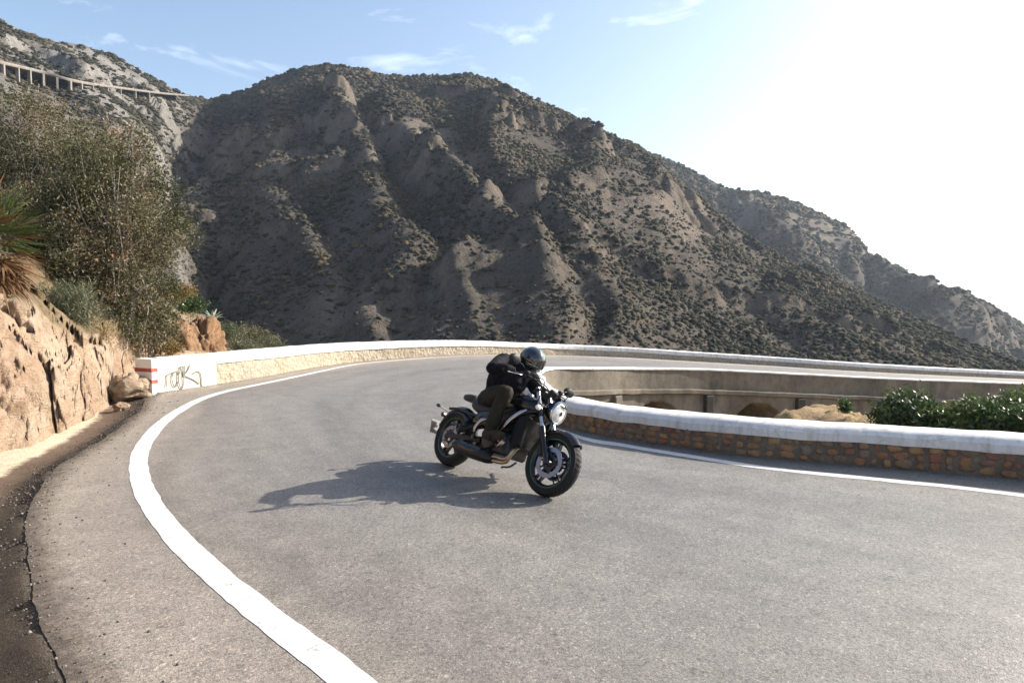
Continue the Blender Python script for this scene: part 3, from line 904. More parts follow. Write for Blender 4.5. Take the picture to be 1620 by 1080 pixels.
# ------------------------------------------------------------------ mountain
def m_mountain():
    k = NT('mountain_scrub'); p = k.pos()
    rock = k.attr('rock'); pale = k.attr('pale')
    n1 = k.noise(p, .05, 5, .6); n2 = k.noise(p, .35, 6, .7); n3 = k.noise(p, 1.6, 5, .75)
    soil = k.ramp(n1, [(.3, (.066, .058, .050)), (.5, (.106, .092, .079)), (.7, (.066, .060, .050))])
    soil = k.mix(.6, soil, k.ramp(n2, [(.25, (.5, .5, .5)), (.5, (1, 1, 1)), (.75, (1.3, 1.26, 1.2))]), 'MULTIPLY')
    soil = k.mix(.75, soil, k.ramp(n3, [(.3, (.35, .36, .34)), (.5, (.95, .95, .95)), (.72, (1.5, 1.45, 1.4))]), 'MULTIPLY')
    rc = k.ramp(n2, [(.25, (.085, .073, .062)), (.5, (.15, .125, .102)), (.75, (.21, .175, .145))])
    rc = k.mix(pale, rc, k.ramp(n2, [(.25, (.13, .125, .115)), (.5, (.21, .20, .185)), (.75, (.27, .26, .24))]))
    rc = k.mix(.5, rc, k.ramp(n3, [(.3, (.6, .6, .6)), (.65, (1.2, 1.2, 1.2))]), 'MULTIPLY')
    k.color(k.mix(rock, soil, rc))
    k.bump(k.math('ADD', n3, k.math('MULTIPLY', n2, 1.2)), .8, .8)
    return k.set(Roughness=1.0, Specular_IOR_Level=.05)
M['mountain'] = m_mountain()
SKY_A = [(-700, -150), (-400, -90), (-150, -30), (0, 22), (60, 50), (110, 66), (150, 71), (180, 82), (240, 115), (300, 150), (345, 158), (400, 141), (440, 122), (490, 105), (530, 102), (570, 108), (620, 119), (680, 121), (740, 117), (780, 126), (830, 150), (880, 172), (940, 203), (1000, 228), (1040, 252), (1080, 297), (1120, 345), (1160, 368), (1240, 415), (1320, 449), (1400, 481), (1500, 526), (1620, 578), (1760, 640), (2000, 720), (2300, 800)]
D1_A = [(-700, 210), (0, 240), (240, 300), (345, 400), (440, 385), (530, 360), (740, 320), (900, 285), (1040, 265), (1120, 240), (1240, 205), (1400, 165), (1620, 120), (2000, 95), (2300, 90)]
D0_A = [(-700, 50), (0, 55), (345, 95), (530, 85), (700, 72), (900, 66), (1250, 82), (1620, 84), (2000, 75), (2300, 70)]
PB_A = [(-700, 560), (0, 560), (345, 585), (700, 610), (1250, 620), (1620, 640), (2300, 900)]
def ip(tab, x):
    a = np.array(tab, float); return np.interp(x, a[:, 0], a[:, 1])
def py2z(py, Y):
    v_ = (540 - py) / FPX
    return CAM_H + Y * (-_s + v_ * _c) / (_c + v_ * _s)
def tent(d, w): return np.clip(1 - np.abs(d) / w, 0, None)
def polyx(poly, py):
    a = np.array(sorted(poly, key=lambda q: q[1]), float)
    return np.interp(py, a[:, 1], a[:, 0])
# spurs (+) and gullies (-): image polyline, half-width in px, metres
SPURS = [([(505, 130), (522, 204), (567, 235), (591, 280), (584, 311), (611, 400), (590, 470), (566, 545)], 62, 17),
         ([(610, 150), (640, 225), (691, 267), (726, 315), (771, 346), (830, 392), (870, 450), (885, 545)], 70, 18),
         ([(440, 150), (425, 240), (440, 330), (480, 430), (520, 545)], 55, 11),
         ([(890, 185), (921, 242), (967, 303), (1043, 333), (1114, 356), (1240, 418), (1400, 484)], 75, 16),
         ([(800, 150), (800, 260), (860, 330), (940, 420), (1010, 560)], 65, 12),
         ([(985, 330), (1080, 385), (1130, 430), (1240, 500), (1330, 560)], 70, 11),
         ([(700, 360), (690, 430), (735, 480), (760, 545)], 45, 8),
         ([(60, 70), (110, 130), (160, 200), (215, 280), (250, 400)], 60, 10),
         ([(345, 160), (305, 230), (285, 300), (300, 400), (345, 545)], 75, -26),
         ([(560, 150), (610, 260), (655, 330), (690, 380), (650, 450), (640, 545)], 40, -13),
         ([(740, 150), (770, 280), (830, 350), (880, 400), (930, 480), (940, 560)], 45, -12),
         ([(480, 300), (520, 420), (545, 520)], 30, -6),
         ([(1100, 400), (1180, 480), (1230, 560)], 45, -8)]
def terrain(name, sky_tab, d1, d0, pb, px0, px1, nc, nr, spurs, seed, amp, mat, cliff=None, jit=.7):
    px = np.linspace(px0, px1, nc)
    D1 = ip(d1, px); D0 = ip(d0, px); pS = ip(sky_tab, px); pB = ip(pb, px)
    t = np.r_[np.linspace(0, 1, nr), np.linspace(1.02, 1.35, 14)]
    PX, TT = np.meshgrid(px, t, indexing='ij')
    z1 = py2z(pS, D1)[:, None]; z0 = py2z(pB, D0)[:, None]
    Y = D0[:, None] + (D1 - D0)[:, None] * TT
    Tc = np.minimum(TT, 1)
    Z = z0 + (z1 - z0) * (Tc ** 1.12) - np.maximum(TT - 1, 0) * (D1 - D0)[:, None] * .9
    X = (PX - 810) / FPX * Y
    # image row that the plain slope has, to place spurs
    PY = 540 - FPX * np.tan(np.arctan((Z - CAM_H) / Y) + PITCH)
    win = np.clip(Tc / .12, 0, 1) * np.clip((1 - Tc) / .28, 0, 1) ** 1.1 * (TT <= 1)
    for poly, w, a in spurs:
        lo, hi = min(q[1] for q in poly), max(q[1] for q in poly)
        fade = np.clip((PY - lo + 10) / 50, 0, 1) * np.clip((hi + 25 - PY) / 40, 0, 1)
        xk = polyx(poly, PY)
        wob = (vnoise(np.stack([PX.ravel() * .01, PY.ravel() * .02, 0 * PX.ravel()], 1), 1, seed + 3).reshape(PX.shape) - .5) * 70
        Z = Z + a * np.clip(Y / 300, .12, 1.2) ** 1.15 * .52 * (1 - np.cos(np.pi * np.clip(tent(PX - xk + wob, w), 0, 1))) * .5 * fade * win
    P = np.stack([X, Y, Z], -1).reshape(-1, 3)
    rg = (ridged(P * np.array([1, 1, .55]), .022, 5, seed) - .62) * amp * 1.9 * np.clip(P[:, 1] / 260, .2, 1)
    fn = fbm(P, .10, 4, seed + 40) * amp * .30 * np.clip(P[:, 1] / 200, .3, 1) + fbm(P, .45, 3, seed + 50) * .55
    wf = win.reshape(-1)
    oc = np.clip(fbm(P * np.array([1, 1, .7]), .045, 5, seed + 90) - .12, 0, .15) * 38 * np.clip(P[:, 1] / 260, .15, 1)
    rg = rg + oc
    P[:, 2] += rg * wf + fn * (wf * .85 + .15 * (TT.reshape(-1) <= 1.0)) 
    P[:, 2] += fbm(P * np.array([1, 1, 0]), .30, 3, seed + 60) * jit * np.clip((TT.reshape(-1) - .8) / .2, 0, 1)
    # rock where steep
    Pg = P.reshape(nc, len(t), 3)
    du = np.gradient(Pg, axis=0); dv = np.gradient(Pg, axis=1)
    nn = np.cross(du, dv); nn /= np.linalg.norm(nn, axis=-1)[..., None] + 1e-9
    steep = 1 - np.abs(nn[..., 2])
    nzr = fbm(P, .06, 4, seed + 70).reshape(steep.shape)
    rock = np.clip((steep - .46 + nzr * .30) * 5, 0, 1)
    pale = np.clip((330 - PX) / 60, 0, 1)
    rock = np.clip(rock + pale * np.clip(.35 + nzr * 1.6, 0, 1), 0, 1)
    if cliff is not None:
        for (cx, cy, rx, ry, s_) in cliff:
            e = ((PX - cx) / rx) ** 2 + ((PY - cy) / ry) ** 2
            rock = np.clip(rock + np.clip(1.25 - e + nzr * .9, 0, 1) * s_, 0, 1)
    o = mesh_obj(name, P, grid_faces(nc, len(t)), mat, smooth=True, attrs={'rock': rock.ravel(), 'pale': pale.ravel()})
    tag(o, kind='structure')
    return o, Pg, nn, rock, PX, PY, TT
CLIFF_A = [(672, 232, 62, 24, 1), (720, 245, 40, 22, .9), (370, 225, 60, 40, .8), (330, 300, 50, 60, .7), (590, 262, 26, 30, .8), (1000, 345, 60, 26, .9), (1090, 385, 45, 26, 1), (1060, 350, 60, 20, .8), (800, 345, 50, 22, .6), (430, 330, 40, 60, .5), (500, 500, 40, 40, .6), (560, 480, 40, 40, .5)]
mount, MP, MN, MR, MPX, MPY, MT = terrain('mountain', SKY_A, D1_A, D0_A, PB_A, -700, 2300, 940, 300, SPURS, 5, 4.2, M['mountain'], CLIFF_A)
SKY_B = [(700, 330), (900, 262), (1000, 240), (1050, 250), (1100, 275), (1150, 300), (1200, 304), (1250, 318), (1300, 340), (1340, 360), (1358, 384), (1368, 402), (1420, 430), (1500, 458), (1560, 481), (1620, 515), (1700, 560), (1800, 620), (1950, 700)]
D1_B = [(700, 520), (1100, 520), (1360, 500), (1620, 470), (1950, 430)]
D0_B = [(700, 330), (1100, 330), (1400, 270), (1620, 235), (1950, 220)]
PB_B = [(700, 470), (1100, 430), (1300, 500), (1500, 580), (1620, 640), (1950, 900)]
SP_B = [([(1160, 305), (1230, 400), (1300, 470)], 60, 14), ([(1340, 365), (1365, 410), (1440, 480), (1540, 545)], 60, 16), ([(1470, 455), (1500, 500), (1560, 560)], 50, 12), ([(1290, 400), (1350, 470), (1420, 520)], 50, -12)]
CLIFF_B = [(1190, 350, 70, 22, 1), (1270, 365, 70, 26, 1), (1335, 380, 34, 24, 1)]
ridge, BP, BN, BR, BPX, BPY, BT = terrain('far_ridge', SKY_B, D1_B, D0_B, PB_B, 700, 1950, 420, 170, SP_B, 105, 3.2, M['mountain'], CLIFF_B, jit=.3)

# sea
k = NT('sea_water'); k.color((.02, .06, .09)); nzs = k.noise(k.pos(), .08, 5, .6); k.bump(nzs, .25, 1.0); M['sea'] = k.set(Roughness=.25, Specular_IOR_Level=.5)
sea = mesh_obj('sea', [(-60000, -20000, -85), (60000, -20000, -85), (60000, 70000, -85), (-60000, 70000, -85)], [(0, 1, 2, 3)], M['sea'])
tag(sea, kind='structure')

# ------------------------------------------------------------------ scrub: thousands of small bushes that nobody could count
def m_scrub():
    k = NT('scrub_leaf'); r = k.attr('tone')
    c = k.ramp(r, [(0, (.020, .022, .017)), (.3, (.033, .034, .025)), (.55, (.05, .047, .036)), (.75, (.07, .06, .045)), (.92, (.095, .073, .044)), (1, (.13, .092, .04))])
    n = k.noise(k.pos(), 3.0, 3, .7)
    c = k.mix(.6, c, k.ramp(n, [(.3, (.5, .5, .5)), (.7, (1.4, 1.4, 1.4))]), 'MULTIPLY')
    k.color(c); return k.set(Roughness=1.0, Specular_IOR_Level=.05)
M['scrub'] = m_scrub()
def scrub(name, Pg, rock, PX, PY, TT, n, smin, smax, seed, pxr, tr=(0, .995), fine=False):
    r = np.random.default_rng(seed)
    nc, nt_ = TT.shape
    ii = r.integers(0, nc - 1, n * 8); jj = r.integers(0, nt_ - 1, n * 8)
    ok = (TT[ii, jj] <= tr[1]) & (TT[ii, jj] >= tr[0]) & (PX[ii, jj] > pxr[0]) & (PX[ii, jj] < pxr[1])
    clump = vnoise(np.stack([Pg[ii, jj, 0], Pg[ii, jj, 1], 0 * ii], 1), .09, seed)
    ok &= (r.random(n * 8) > rock[ii, jj] * .85) & (r.random(n * 8) < np.clip(clump * 1.7 - .12, .22, 1))
    ii, jj = ii[ok][:n], jj[ok][:n]
    f = r.random((len(ii), 2))
    P = Pg[ii, jj] * ((1 - f[:, :1]) * (1 - f[:, 1:])) + Pg[ii + 1, jj] * (f[:, :1] * (1 - f[:, 1:])) + Pg[ii, jj + 1] * ((1 - f[:, :1]) * f[:, 1:]) + Pg[ii + 1, jj + 1] * (f[:, :1] * f[:, 1:])
    N = len(P)
    S = (smin + (smax - smin) * r.random(N) ** 3.0) * np.clip(P[:, 1] / (110 if fine else 230), .6, 2.0)
    seg = 6 if fine else 5
    lv = [(1.0, -.15), (1.08, .35), (.62, .85)] if fine else [(1.0, -.1), (.8, .6)]
    ang = np.arange(seg) * 2 * np.pi / seg
    tpl = np.array([[q * np.cos(a), q * np.sin(a), h] for q, h in lv for a in ang] + [[0, 0, 1.05]])
    V = tpl[None] * (1 + (r.random((N, len(tpl), 1)) - .5) * .8)
    V = V * S[:, None, None] * np.stack([1 + .4 * (r.random(N) - .5), 1 + .4 * (r.random(N) - .5), .7 + .5 * (r.random(N) - .4)], 1)[:, None, :]
    V = V + P[:, None, :]
    F = []
    nl = len(lv)
    for l in range(nl - 1):
        for q in range(seg):
            a, b = l * seg + q, l * seg + (q + 1) % seg
            F += [(a, b, b + seg), (a, b + seg, a + seg)]
    for q in range(seg): F.append(((nl - 1) * seg + q, (nl - 1) * seg + (q + 1) % seg, nl * seg))
    F = np.array(F)
    FF = (F[None] + (np.arange(N) * len(tpl))[:, None, None]).reshape(-1, 3)
    big = vnoise(P, .03, seed + 2)
    tone = np.clip(r.random(N) * .75 + (big - .5) * .6 + .1, 0, 1)
    o = mesh_obj(name, V.reshape(-1, 3), FF, M['scrub'], attrs={'tone': np.repeat(tone, len(tpl))})
    tag(o, kind='stuff')
    return o
s1 = scrub('scrub', MP, MR, MPX, MPY, MT, 62000, .24, 1.2, 3, (-100, 1680), (.30, .995))
tag(s1, 'dark low scrub dotted over the upper slopes of the main mountain', 'scrub')
s1 = scrub('scrub', MP, MR, MPX, MPY, MT, 26000, .14, .62, 6, (200, 1680), (.0, .30), True)
tag(s1, 'low scrub dotted over the foot of the main mountain behind the walls', 'scrub')
s2 = scrub('scrub', BP, BR, BPX, BPY, BT, 14000, .5, 1.4, 4, (980, 1720))
tag(s2, 'hazy scrub dotted over the far ridge', 'scrub')
# ------------------------------------------------------------------ vegetation
def m_leaf(name, stops, trans=.25, rough=.6, spec=.3):
    k = NT(name); r = k.attr('tone')
    c = k.ramp(r, stops); k.color(c)
    k.set(Roughness=rough, Specular_IOR_Level=spec)
    if trans:
        t = k.n('ShaderNodeBsdfTranslucent'); k.l(c, t.inputs['Color'])
        m = k.n('ShaderNodeMixShader'); m.inputs[0].default_value = trans
        k.l(k.b.outputs[0], m.inputs[1]); k.l(t.outputs[0], m.inputs[2]); k.l(m.outputs[0], k.out.inputs['Surface'])
    return k.m
M['leaf_olive'] = m_leaf('olive_brown_leaf', [(0, (.045, .05, .02)), (.3, (.088, .086, .037)), (.5, (.13, .115, .057)), (.7, (.17, .142, .085)), (.87, (.24, .21, .165)), (1, (.26, .14, .05))])
M['leaf_green'] = m_leaf('glossy_green_leaf', [(0, (.03, .06, .014)), (.5, (.055, .10, .024)), (.85, (.095, .14, .035)), (1, (.16, .19, .06))], .25, .35, .5)
M['leaf_grey'] = m_leaf('grey_green_leaf', [(0, (.07, .085, .045)), (.5, (.12, .13, .075)), (.85, (.19, .18, .11)), (1, (.28, .23, .14))])
M['leaf_dry'] = m_leaf('dry_straw_leaf', [(0, (.18, .13, .06)), (.5, (.27, .20, .10)), (1, (.38, .30, .17))])
M['leaf_ochre'] = m_leaf('ochre_leaf', [(0, (.16, .10, .03)), (.5, (.27, .18, .05)), (1, (.36, .25, .08))])
M['bark'] = simple('bark', (.16, .135, .11), .9, var=.35, scale=18, bump=.5)
M['twig'] = simple('grey_twig', (.30, .27, .24), .85, var=.3, scale=25)
def leaves(C, N, size, r, spread=None, up=.3, aspect=.42, tone=None, droop=None):
    """N leaves scattered round each point of C -> (V, F, tone)"""
    n = len(C) * N
    P = np.repeat(C, N, 0) + r.normal(0, 1, (n, 3)) * (spread if np.ndim(spread) == 0 else np.repeat(spread, N)[:, None])
    d = r.normal(0, 1, (n, 3)); d[:, 2] += up; d /= np.linalg.norm(d, axis=1)[:, None]
    e = np.cross(d, r.normal(0, 1, (n, 3))); e /= np.linalg.norm(e, axis=1)[:, None] + 1e-9
    L = size * (.6 + .8 * r.random(n))[:, None]
    V = np.stack([P, P + d * L * .45 + e * L * aspect * .5, P + d * L, P + d * L * .45 - e * L * aspect * .5], 1)
    base = np.arange(n)[:, None] * 4
    F = base + np.array([[0, 1, 2, 3]])
    tn = r.random(n) * .5 + (np.repeat(tone, N) if tone is not None else .2)
    return V.reshape(-1, 3), F, np.repeat(np.clip(tn, 0, 1), 4)
def make_shrub(name, base, ctr, rad, nclump, nleaf, lsize, lmat, label, cat, seed, stems=6, csp=.2, thr=.42, group=None, twigs=40, bark='bark', aspect=.42, flat_bottom=-.75, up=.3):
    r = np.random.default_rng(seed)
    base = np.array(base, float); ctr = np.array(ctr, float); rad = np.array(rad, float)
    root = empty(name, tuple(base)); tag(root, label, cat, group)
    C = []
    while len(C) < nclump:
        p = r.normal(0, 1, 3); p /= np.linalg.norm(p); q = r.random() ** .42
        lump = .70 + .55 * vnoise((p * 2.1 + seed)[None], 1, seed)[0] 
        p = p * q * lump
        if p[2] < flat_bottom: continue
        if vnoise((p * 3.1 + seed * 2)[None], 1, seed + 9)[0] < thr * .8: continue
        C.append(ctr + p * rad)
    C = np.array(C)
    tone = (vnoise(C, .9 / max(.3, csp * 3), seed + 4) - .42) * 1.5
    V, F, tn = leaves(C, nleaf, lsize, r, csp * (.6 + .8 * r.random(len(C))), up, aspect, tone)
    cro = mesh_obj('crown', V - base, F, lmat, root, attrs={'tone': tn})
    mb = MB()
    hub = base + (ctr - base) * .35
    mains = []
    for k in range(stems):
        a = 2 * math.pi * k / stems + r.random()
        e = ctr + np.array([math.cos(a), math.sin(a), .1 + .5 * r.random()]) * rad * .5
        b0 = base + np.array([math.cos(a), math.sin(a), 0]) * .06 * rad[0] - np.array([0, 0, .7])
        mid = base * .55 + e * .45 + r.normal(0, .06, 3) * rad
        P = cr([b0, mid, e], 9); mains.append(P)
        mb.tube(P - base, np.linspace(.022, .008, 9) * rad[2], 6)
    for c in C[r.choice(len(C), min(twigs, len(C)), replace=False)]:
        P0 = mains[int(np.argmin([np.linalg.norm(m[5] - c) for m in mains]))][r.integers(3, 8)]
        mid = (P0 + c) / 2 + r.normal(0, .08, 3) * rad
        ext = c + (c - mid) * .12
        mb.tube(cr([P0, mid, ext], 6) - base, np.linspace(.008, .0025, 6) * max(rad[2], .6), 4)
    mb.build('trunk', M[bark], root)
    return root
def ground_h(px, py, Y): return pt(px, py, Y)
make_shrub('wild_shrub', pt(95, 470, 14.4), pt(98, 405, 14.4), (1.0, .9, .95), 300, 74, .060, M['leaf_olive'], 'low tangled shrub between the fan palm and the largest shrub', 'shrub', 19, 6, .12, .36, twigs=90, bark='twig', flat_bottom=-1.1)
# the big ragged shrub on top of the cutting and its neighbours
make_shrub('wild_shrub', pt(185, 535, 15.2), pt(172, 380, 15.2), (1.5, 1.4, 2.35), 1000, 84, .062, M['leaf_olive'], 'large ragged olive-brown shrub overhanging the rock cutting', 'shrub', 11, 9, .135, .40, twigs=260, bark='twig', flat_bottom=-1.1)
make_shrub('wild_shrub', pt(30, 425, 17.0), pt(35, 290, 17.0), (2.1, 1.5, 2.0), 620, 80, .062, M['leaf_olive'], 'dark olive shrub at left edge, above and behind the fan palm', 'shrub', 12, 7, .15, .40, twigs=120, bark='twig')
make_shrub('wild_shrub', pt(160, 300, 21), pt(150, 250, 21), (1.5, 1.2, 1.1), 220, 40, .08, M['leaf_olive'], 'sparse reddish-brown shrub rising behind the largest shrub', 'shrub', 13, 5, .2, .42, twigs=60, bark='twig')
make_shrub('broom_bush', pt(100, 545, 12.3), pt(100, 490, 12.3), (.62, .5, .46), 150, 46, .10, M['leaf_grey'], 'grey-green wispy bush on the rock ledge below the fan palm', 'bush', 14, 8, .09, .3, twigs=50, aspect=.12, up=1.2)
make_shrub('broom_bush', pt(145, 560, 13.0), pt(140, 535, 13.0), (.5, .45, .30), 70, 40, .11, M['leaf_dry'], 'dry straw-coloured tuft between two rocks of the cutting', 'bush', 15, 6, .09, .3, twigs=20, aspect=.1, up=1.4)
make_shrub('low_bush', pt(232, 545, 16.0), pt(235, 515, 16.0), (.7, .6, .62), 150, 44, .07, M['leaf_olive'], 'green and ochre bush just above the red-striped wall end', 'bush', 16, 6, .11, .3, twigs=30)
make_shrub('low_bush', pt(268, 562, 17.0), pt(267, 548, 17.0), (.28, .25, .22), 40, 40, .06, M['leaf_ochre'], 'small ochre-yellow bush behind the white wall near its end', 'bush', 17, 4, .07, .2, twigs=12)
make_shrub('low_bush', pt(302, 500, 20.5), pt(303, 484, 20.5), (.42, .38, .26), 70, 40, .06, M['leaf_green'], 'small fresh green bush on top of the orange rock outcrop', 'bush', 18, 4, .08, .2, twigs=12)
for i, (px, py, Y, rx, rz, mk, lab) in enumerate([
        (362, 525, 23.5, .62, .40, 'leaf_grey', 'grey-green bush right beside the orange rock outcrop'),
        (388, 548, 23.0, .55, .30, 'leaf_grey', 'dull grey cushion bush peeping over the white wall below the agave'),
        (400, 533, 24.5, .65, .36, 'leaf_olive', 'olive cushion bush halfway down the bank behind the white wall'),
        (424, 545, 25.5, .60, .32, 'leaf_grey', 'rounded green-grey bush at the low end of the bank behind the wall'),
        (285, 466, 22.5, .5, .3, 'leaf_ochre', 'dry ochre bush above the orange rock outcrop on the skyline of the bank')]):
    make_shrub('low_bush', pt(px, py + 14, Y), pt(px, py, Y), (rx, rx * .9, rz), 90, 40, .06, M[mk], lab, 'bush', 40 + i, 5, .09, .25, twigs=14)
# green shrubs in the gully on the right
for i, (px, py, Y, rx, rz, lab) in enumerate([
        (1436, 648, 11.6, .50, .44, 'tallest glossy green shrub behind the stone parapet, beside the earth mound'),
        (1404, 676, 11.9, .28, .30, 'small dark green shrub next to the right foot of the earth mound'),
        (1492, 662, 11.4, .40, .34, 'glossy green shrub second along from the earth mound'),
        (1545, 654, 11.3, .46, .38, 'glossy green shrub third along from the earth mound'),
        (1598, 662, 11.1, .46, .36, 'glossy green shrub at the right edge behind the stone parapet'),
        (1618, 636, 14.5, .52, .42, 'dark shrub farther back against the viaduct at the right edge')]):
    c = pt(px, py + 16, Y)
    b = np.array([c[0], c[1], -3.0])
    make_shrub('green_shrub', b, c, (rx, rx, rz), 120, 44, .085, M['leaf_green'], lab, 'shrub', 60 + i, 6, .075, .25, twigs=40, bark='twig', aspect=.36, up=.7, flat_bottom=-1.1)
make_shrub('weed', pt(1336, 652, 13.3) - np.array([0, 0, .1]), pt(1336, 643, 13.3), (.11, .1, .13), 26, 30, .06, M['leaf_green'], 'small yellow-green weed on the crest of the earth mound', 'weed', 80, 3, .035, .1, twigs=8)
make_shrub('weed', pt(954, 612, 16.75), pt(955, 607, 16.7), (.09, .07, .10), 22, 28, .05, M['leaf_green'], 'tiny green weed rooted on the viaduct ledge', 'weed', 81, 3, .03, .1, twigs=6)

# fan palm at the left edge
M['palm_green'] = m_leaf('palm_green', [(0, (.025, .045, .010)), (.6, (.055, .085, .018)), (1, (.13, .12, .04))], .2, .4, .5)
M['palm_dry'] = m_leaf('palm_dry', [(0, (.09, .045, .02)), (.5, (.17, .092, .042)), (1, (.28, .19, .10))], .2, .6, .3)
pb0 = pt(-14, 462, 9.75)
palm = empty('fan_palm', tuple(pb0)); tag(palm, 'bushy fan palm with green fronds over a brown dry skirt at left edge', 'palm')
mb = MB(); mb.tube([(0, 0, -.6), (.02, 0, .2), (.0, .02, .78)], [.17, .16, .13], 10); mb.build('trunk', M['bark'], palm)
r = np.random.default_rng(5)
for i in range(66):
    dry = i >= 34
    az = i * 2.399 + r.random() * .4
    el = R(r.uniform(-28, 68)) if not dry else R(r.uniform(-78, -4))
    o0 = np.array([0, 0, .80 - .22 * dry])
    d = np.array([math.cos(az) * math.cos(el), math.sin(az) * math.cos(el), math.sin(el)])
    side = np.cross(d, [0, 0, 1.0]); side /= np.linalg.norm(side); nn_ = np.cross(side, d)
    pl = r.uniform(.16, .46)
    hub = o0 + d * pl
    V, F = [], []
    V += list(o0 + side * .008 * q for q in (-1, 1)) + list(hub + side * .008 * q for q in (1, -1)); F.append((0, 1, 2, 3))
    nl = 17
    for k in range(nl):
        a = R(-92 + 184 * k / (nl - 1)) + r.normal(0, .03)
        ld = d * math.cos(a) + side * math.sin(a) + nn_ * r.normal(.06, .05)
        ld /= np.linalg.norm(ld)
        Ln = (.42 + .18 * math.cos(a)) * r.uniform(.85, 1.1)
        w = np.cross(ld, nn_); w /= np.linalg.norm(w)
        m1 = hub + ld * Ln * .55; e1 = hub + ld * Ln + np.array([0, 0, -1]) * (.05 + .10 * dry) * r.random()
        b_ = len(V)
        V += [hub, m1 + w * .016, e1, m1 - w * .016]; F.append((b_, b_ + 1, b_ + 2, b_ + 3))
    mesh_obj('leaf', V, F, M['palm_dry'] if dry or i % 4 == 3 else M['palm_green'], palm, attrs={'tone': r.random(len(V)) * .4 + .3 * r.random()})
# agave-like pale plant on the bank
ag = pt(336, 505, 22.0)
agave = empty('agave', tuple(ag)); tag(agave, 'pale spiky agave plant on the bank right of the orange outcrop', 'agave')
M['agave'] = simple('agave_leaf', (.34, .38, .30), .5, var=.2, scale=9)
for i in range(14):
    az = i * 2.4; el = R(15 + 55 * (i / 14))
    d = np.array([math.cos(az) * math.cos(el), math.sin(az) * math.cos(el), math.sin(el)])
    mb = MB(); mb.tube([d * 0, d * .16, d * .30 + [0, 0, .0], d * .42 + [0, 0, -.03]], [.03, .04, .028, .003], 5, flat=.35); mb.build('leaf', M['agave'], agave)

# rocks: outcrop behind the wall and loose boulders by the cutting
def rock_obj(name, c, s, seed, label, mat='cutting', cat='rock', sub=4, rough=.34, squash=(1, 1, 1)):
    bm = bmesh.new(); bmesh.ops.create_icosphere(bm, subdivisions=sub, radius=1.0)
    V = np.array([q.co[:] for q in bm.verts])
    f1, f2, rv = worley(V * 1.3 + seed, 1.0, seed)
    g1, g2, gv = worley(V * 3.4 + seed, 1.0, seed + 7)
    k = 1 + (rv - .5) * rough * 1.3 - .18 * np.exp(-(f2 - f1) / .1) + (gv - .5) * rough * .4 + fbm(V + seed, 2.5, 4, seed) * rough * .6
    V = V * k[:, None] * np.array(s)
    for q, p in zip(bm.verts, V): q.co = p
    me = bpy.data.meshes.new(name); bm.to_mesh(me); bm.free()
    a = me.attributes.new('rock', 'FLOAT', 'POINT'); a.data.foreach_set('value', np.ones(len(me.vertices), np.float32))
    me.materials.append(M[mat])
    me.polygons.foreach_set('use_smooth', np.ones(len(me.polygons), bool))
    o = bpy.data.objects.new(name, me); COL.objects.link(o); o.location = tuple(c)
    tag(o, label, cat); return o
M['orange_rock'] = m_earth('orange_rock', (.15, .088, .052), (.23, .14, .08), (.15, .108, .076))
rock_obj('rock_outcrop', pt(322, 530, 20.0) - np.array([0, 0, .5]), (.62, .7, 1.05), 3, 'rugged orange-brown rock outcrop rising behind the white wall', 'orange_rock', sub=5, rough=.5)
rock_obj('rock_outcrop', pt(283, 538, 19.0) - np.array([0, 0, .4]), (.45, .6, .85), 6, 'dark brown rock shoulder left of the orange outcrop', 'orange_rock', sub=5, rough=.5)
for i, (px, py, z, s, lab) in enumerate([(118, 652, -.02, .16, 'pale boulder lying at the foot of the cutting'), (97, 648, .0, .20, 'larger pale boulder wedged against the cutting'), (192, 645, -.06, .12, 'flat white stone lying in the gutter near the wall end'), (206, 612, .15, .42, 'tan boulder half in shade beside the wall end'), (28, 866, -.08, .022, 'small pale pebble in the dark gravel at left edge')]):
    p = hit(px, py, z)
    rock_obj('boulder', p, (s, s * .9, s * .7), 20 + i, lab, sub=4, rough=.55)

# loose gravel along the asphalt edge
r = np.random.default_rng(9)
E2 = E[(E[:, 1] > .5)]
n = 9000
idx = r.integers(0, len(E2), n)
Tn = np.gradient(E2, axis=0); Tn /= np.linalg.norm(Tn, axis=1)[:, None]
off = np.where(r.random(n) < .9, r.normal(.13, .13, n), r.normal(-.1, .25, n))
P = E2[idx] + np.stack([-Tn[idx, 1], Tn[idx, 0], 0 * off], 1) * off[:, None]
P[:, 2] = np.interp(off, [-.06, 0, .12, .3, .5, .7, 1.1, 3.4], [0, -.006, -.05, -.11, -.15, -.13, -.12, -.06]) + .003
S = .003 + .013 * r.random(n) ** 4
tpl = np.array([[1, 0, 0], [-1, 0, 0], [0, 1, 0], [0, -1, 0], [0, 0, .8], [0, 0, -.8]])
V = tpl[None] * (.6 + .7 * r.random((n, 6, 1))) * S[:, None, None] + P[:, None]
F = np.array([[0, 2, 4], [2, 1, 4], [1, 3, 4], [3, 0, 4], [2, 0, 5], [1, 2, 5], [3, 1, 5], [0, 3, 5]])
FF = (F[None] + (np.arange(n) * 6)[:, None, None]).reshape(-1, 3)
k = NT('gravel'); k.color(k.ramp(k.attr('tone'), [(0, (.05, .045, .04)), (.7, (.12, .105, .09)), (1, (.28, .25, .21))])); M['gravel'] = k.set(Roughness=.9)
gv = mesh_obj('gravel', V.reshape(-1, 3), FF, M['gravel'], attrs={'tone': np.repeat(r.random(n), 6)})
tag(gv, 'loose gravel along the broken left asphalt edge', 'gravel', kind='stuff')

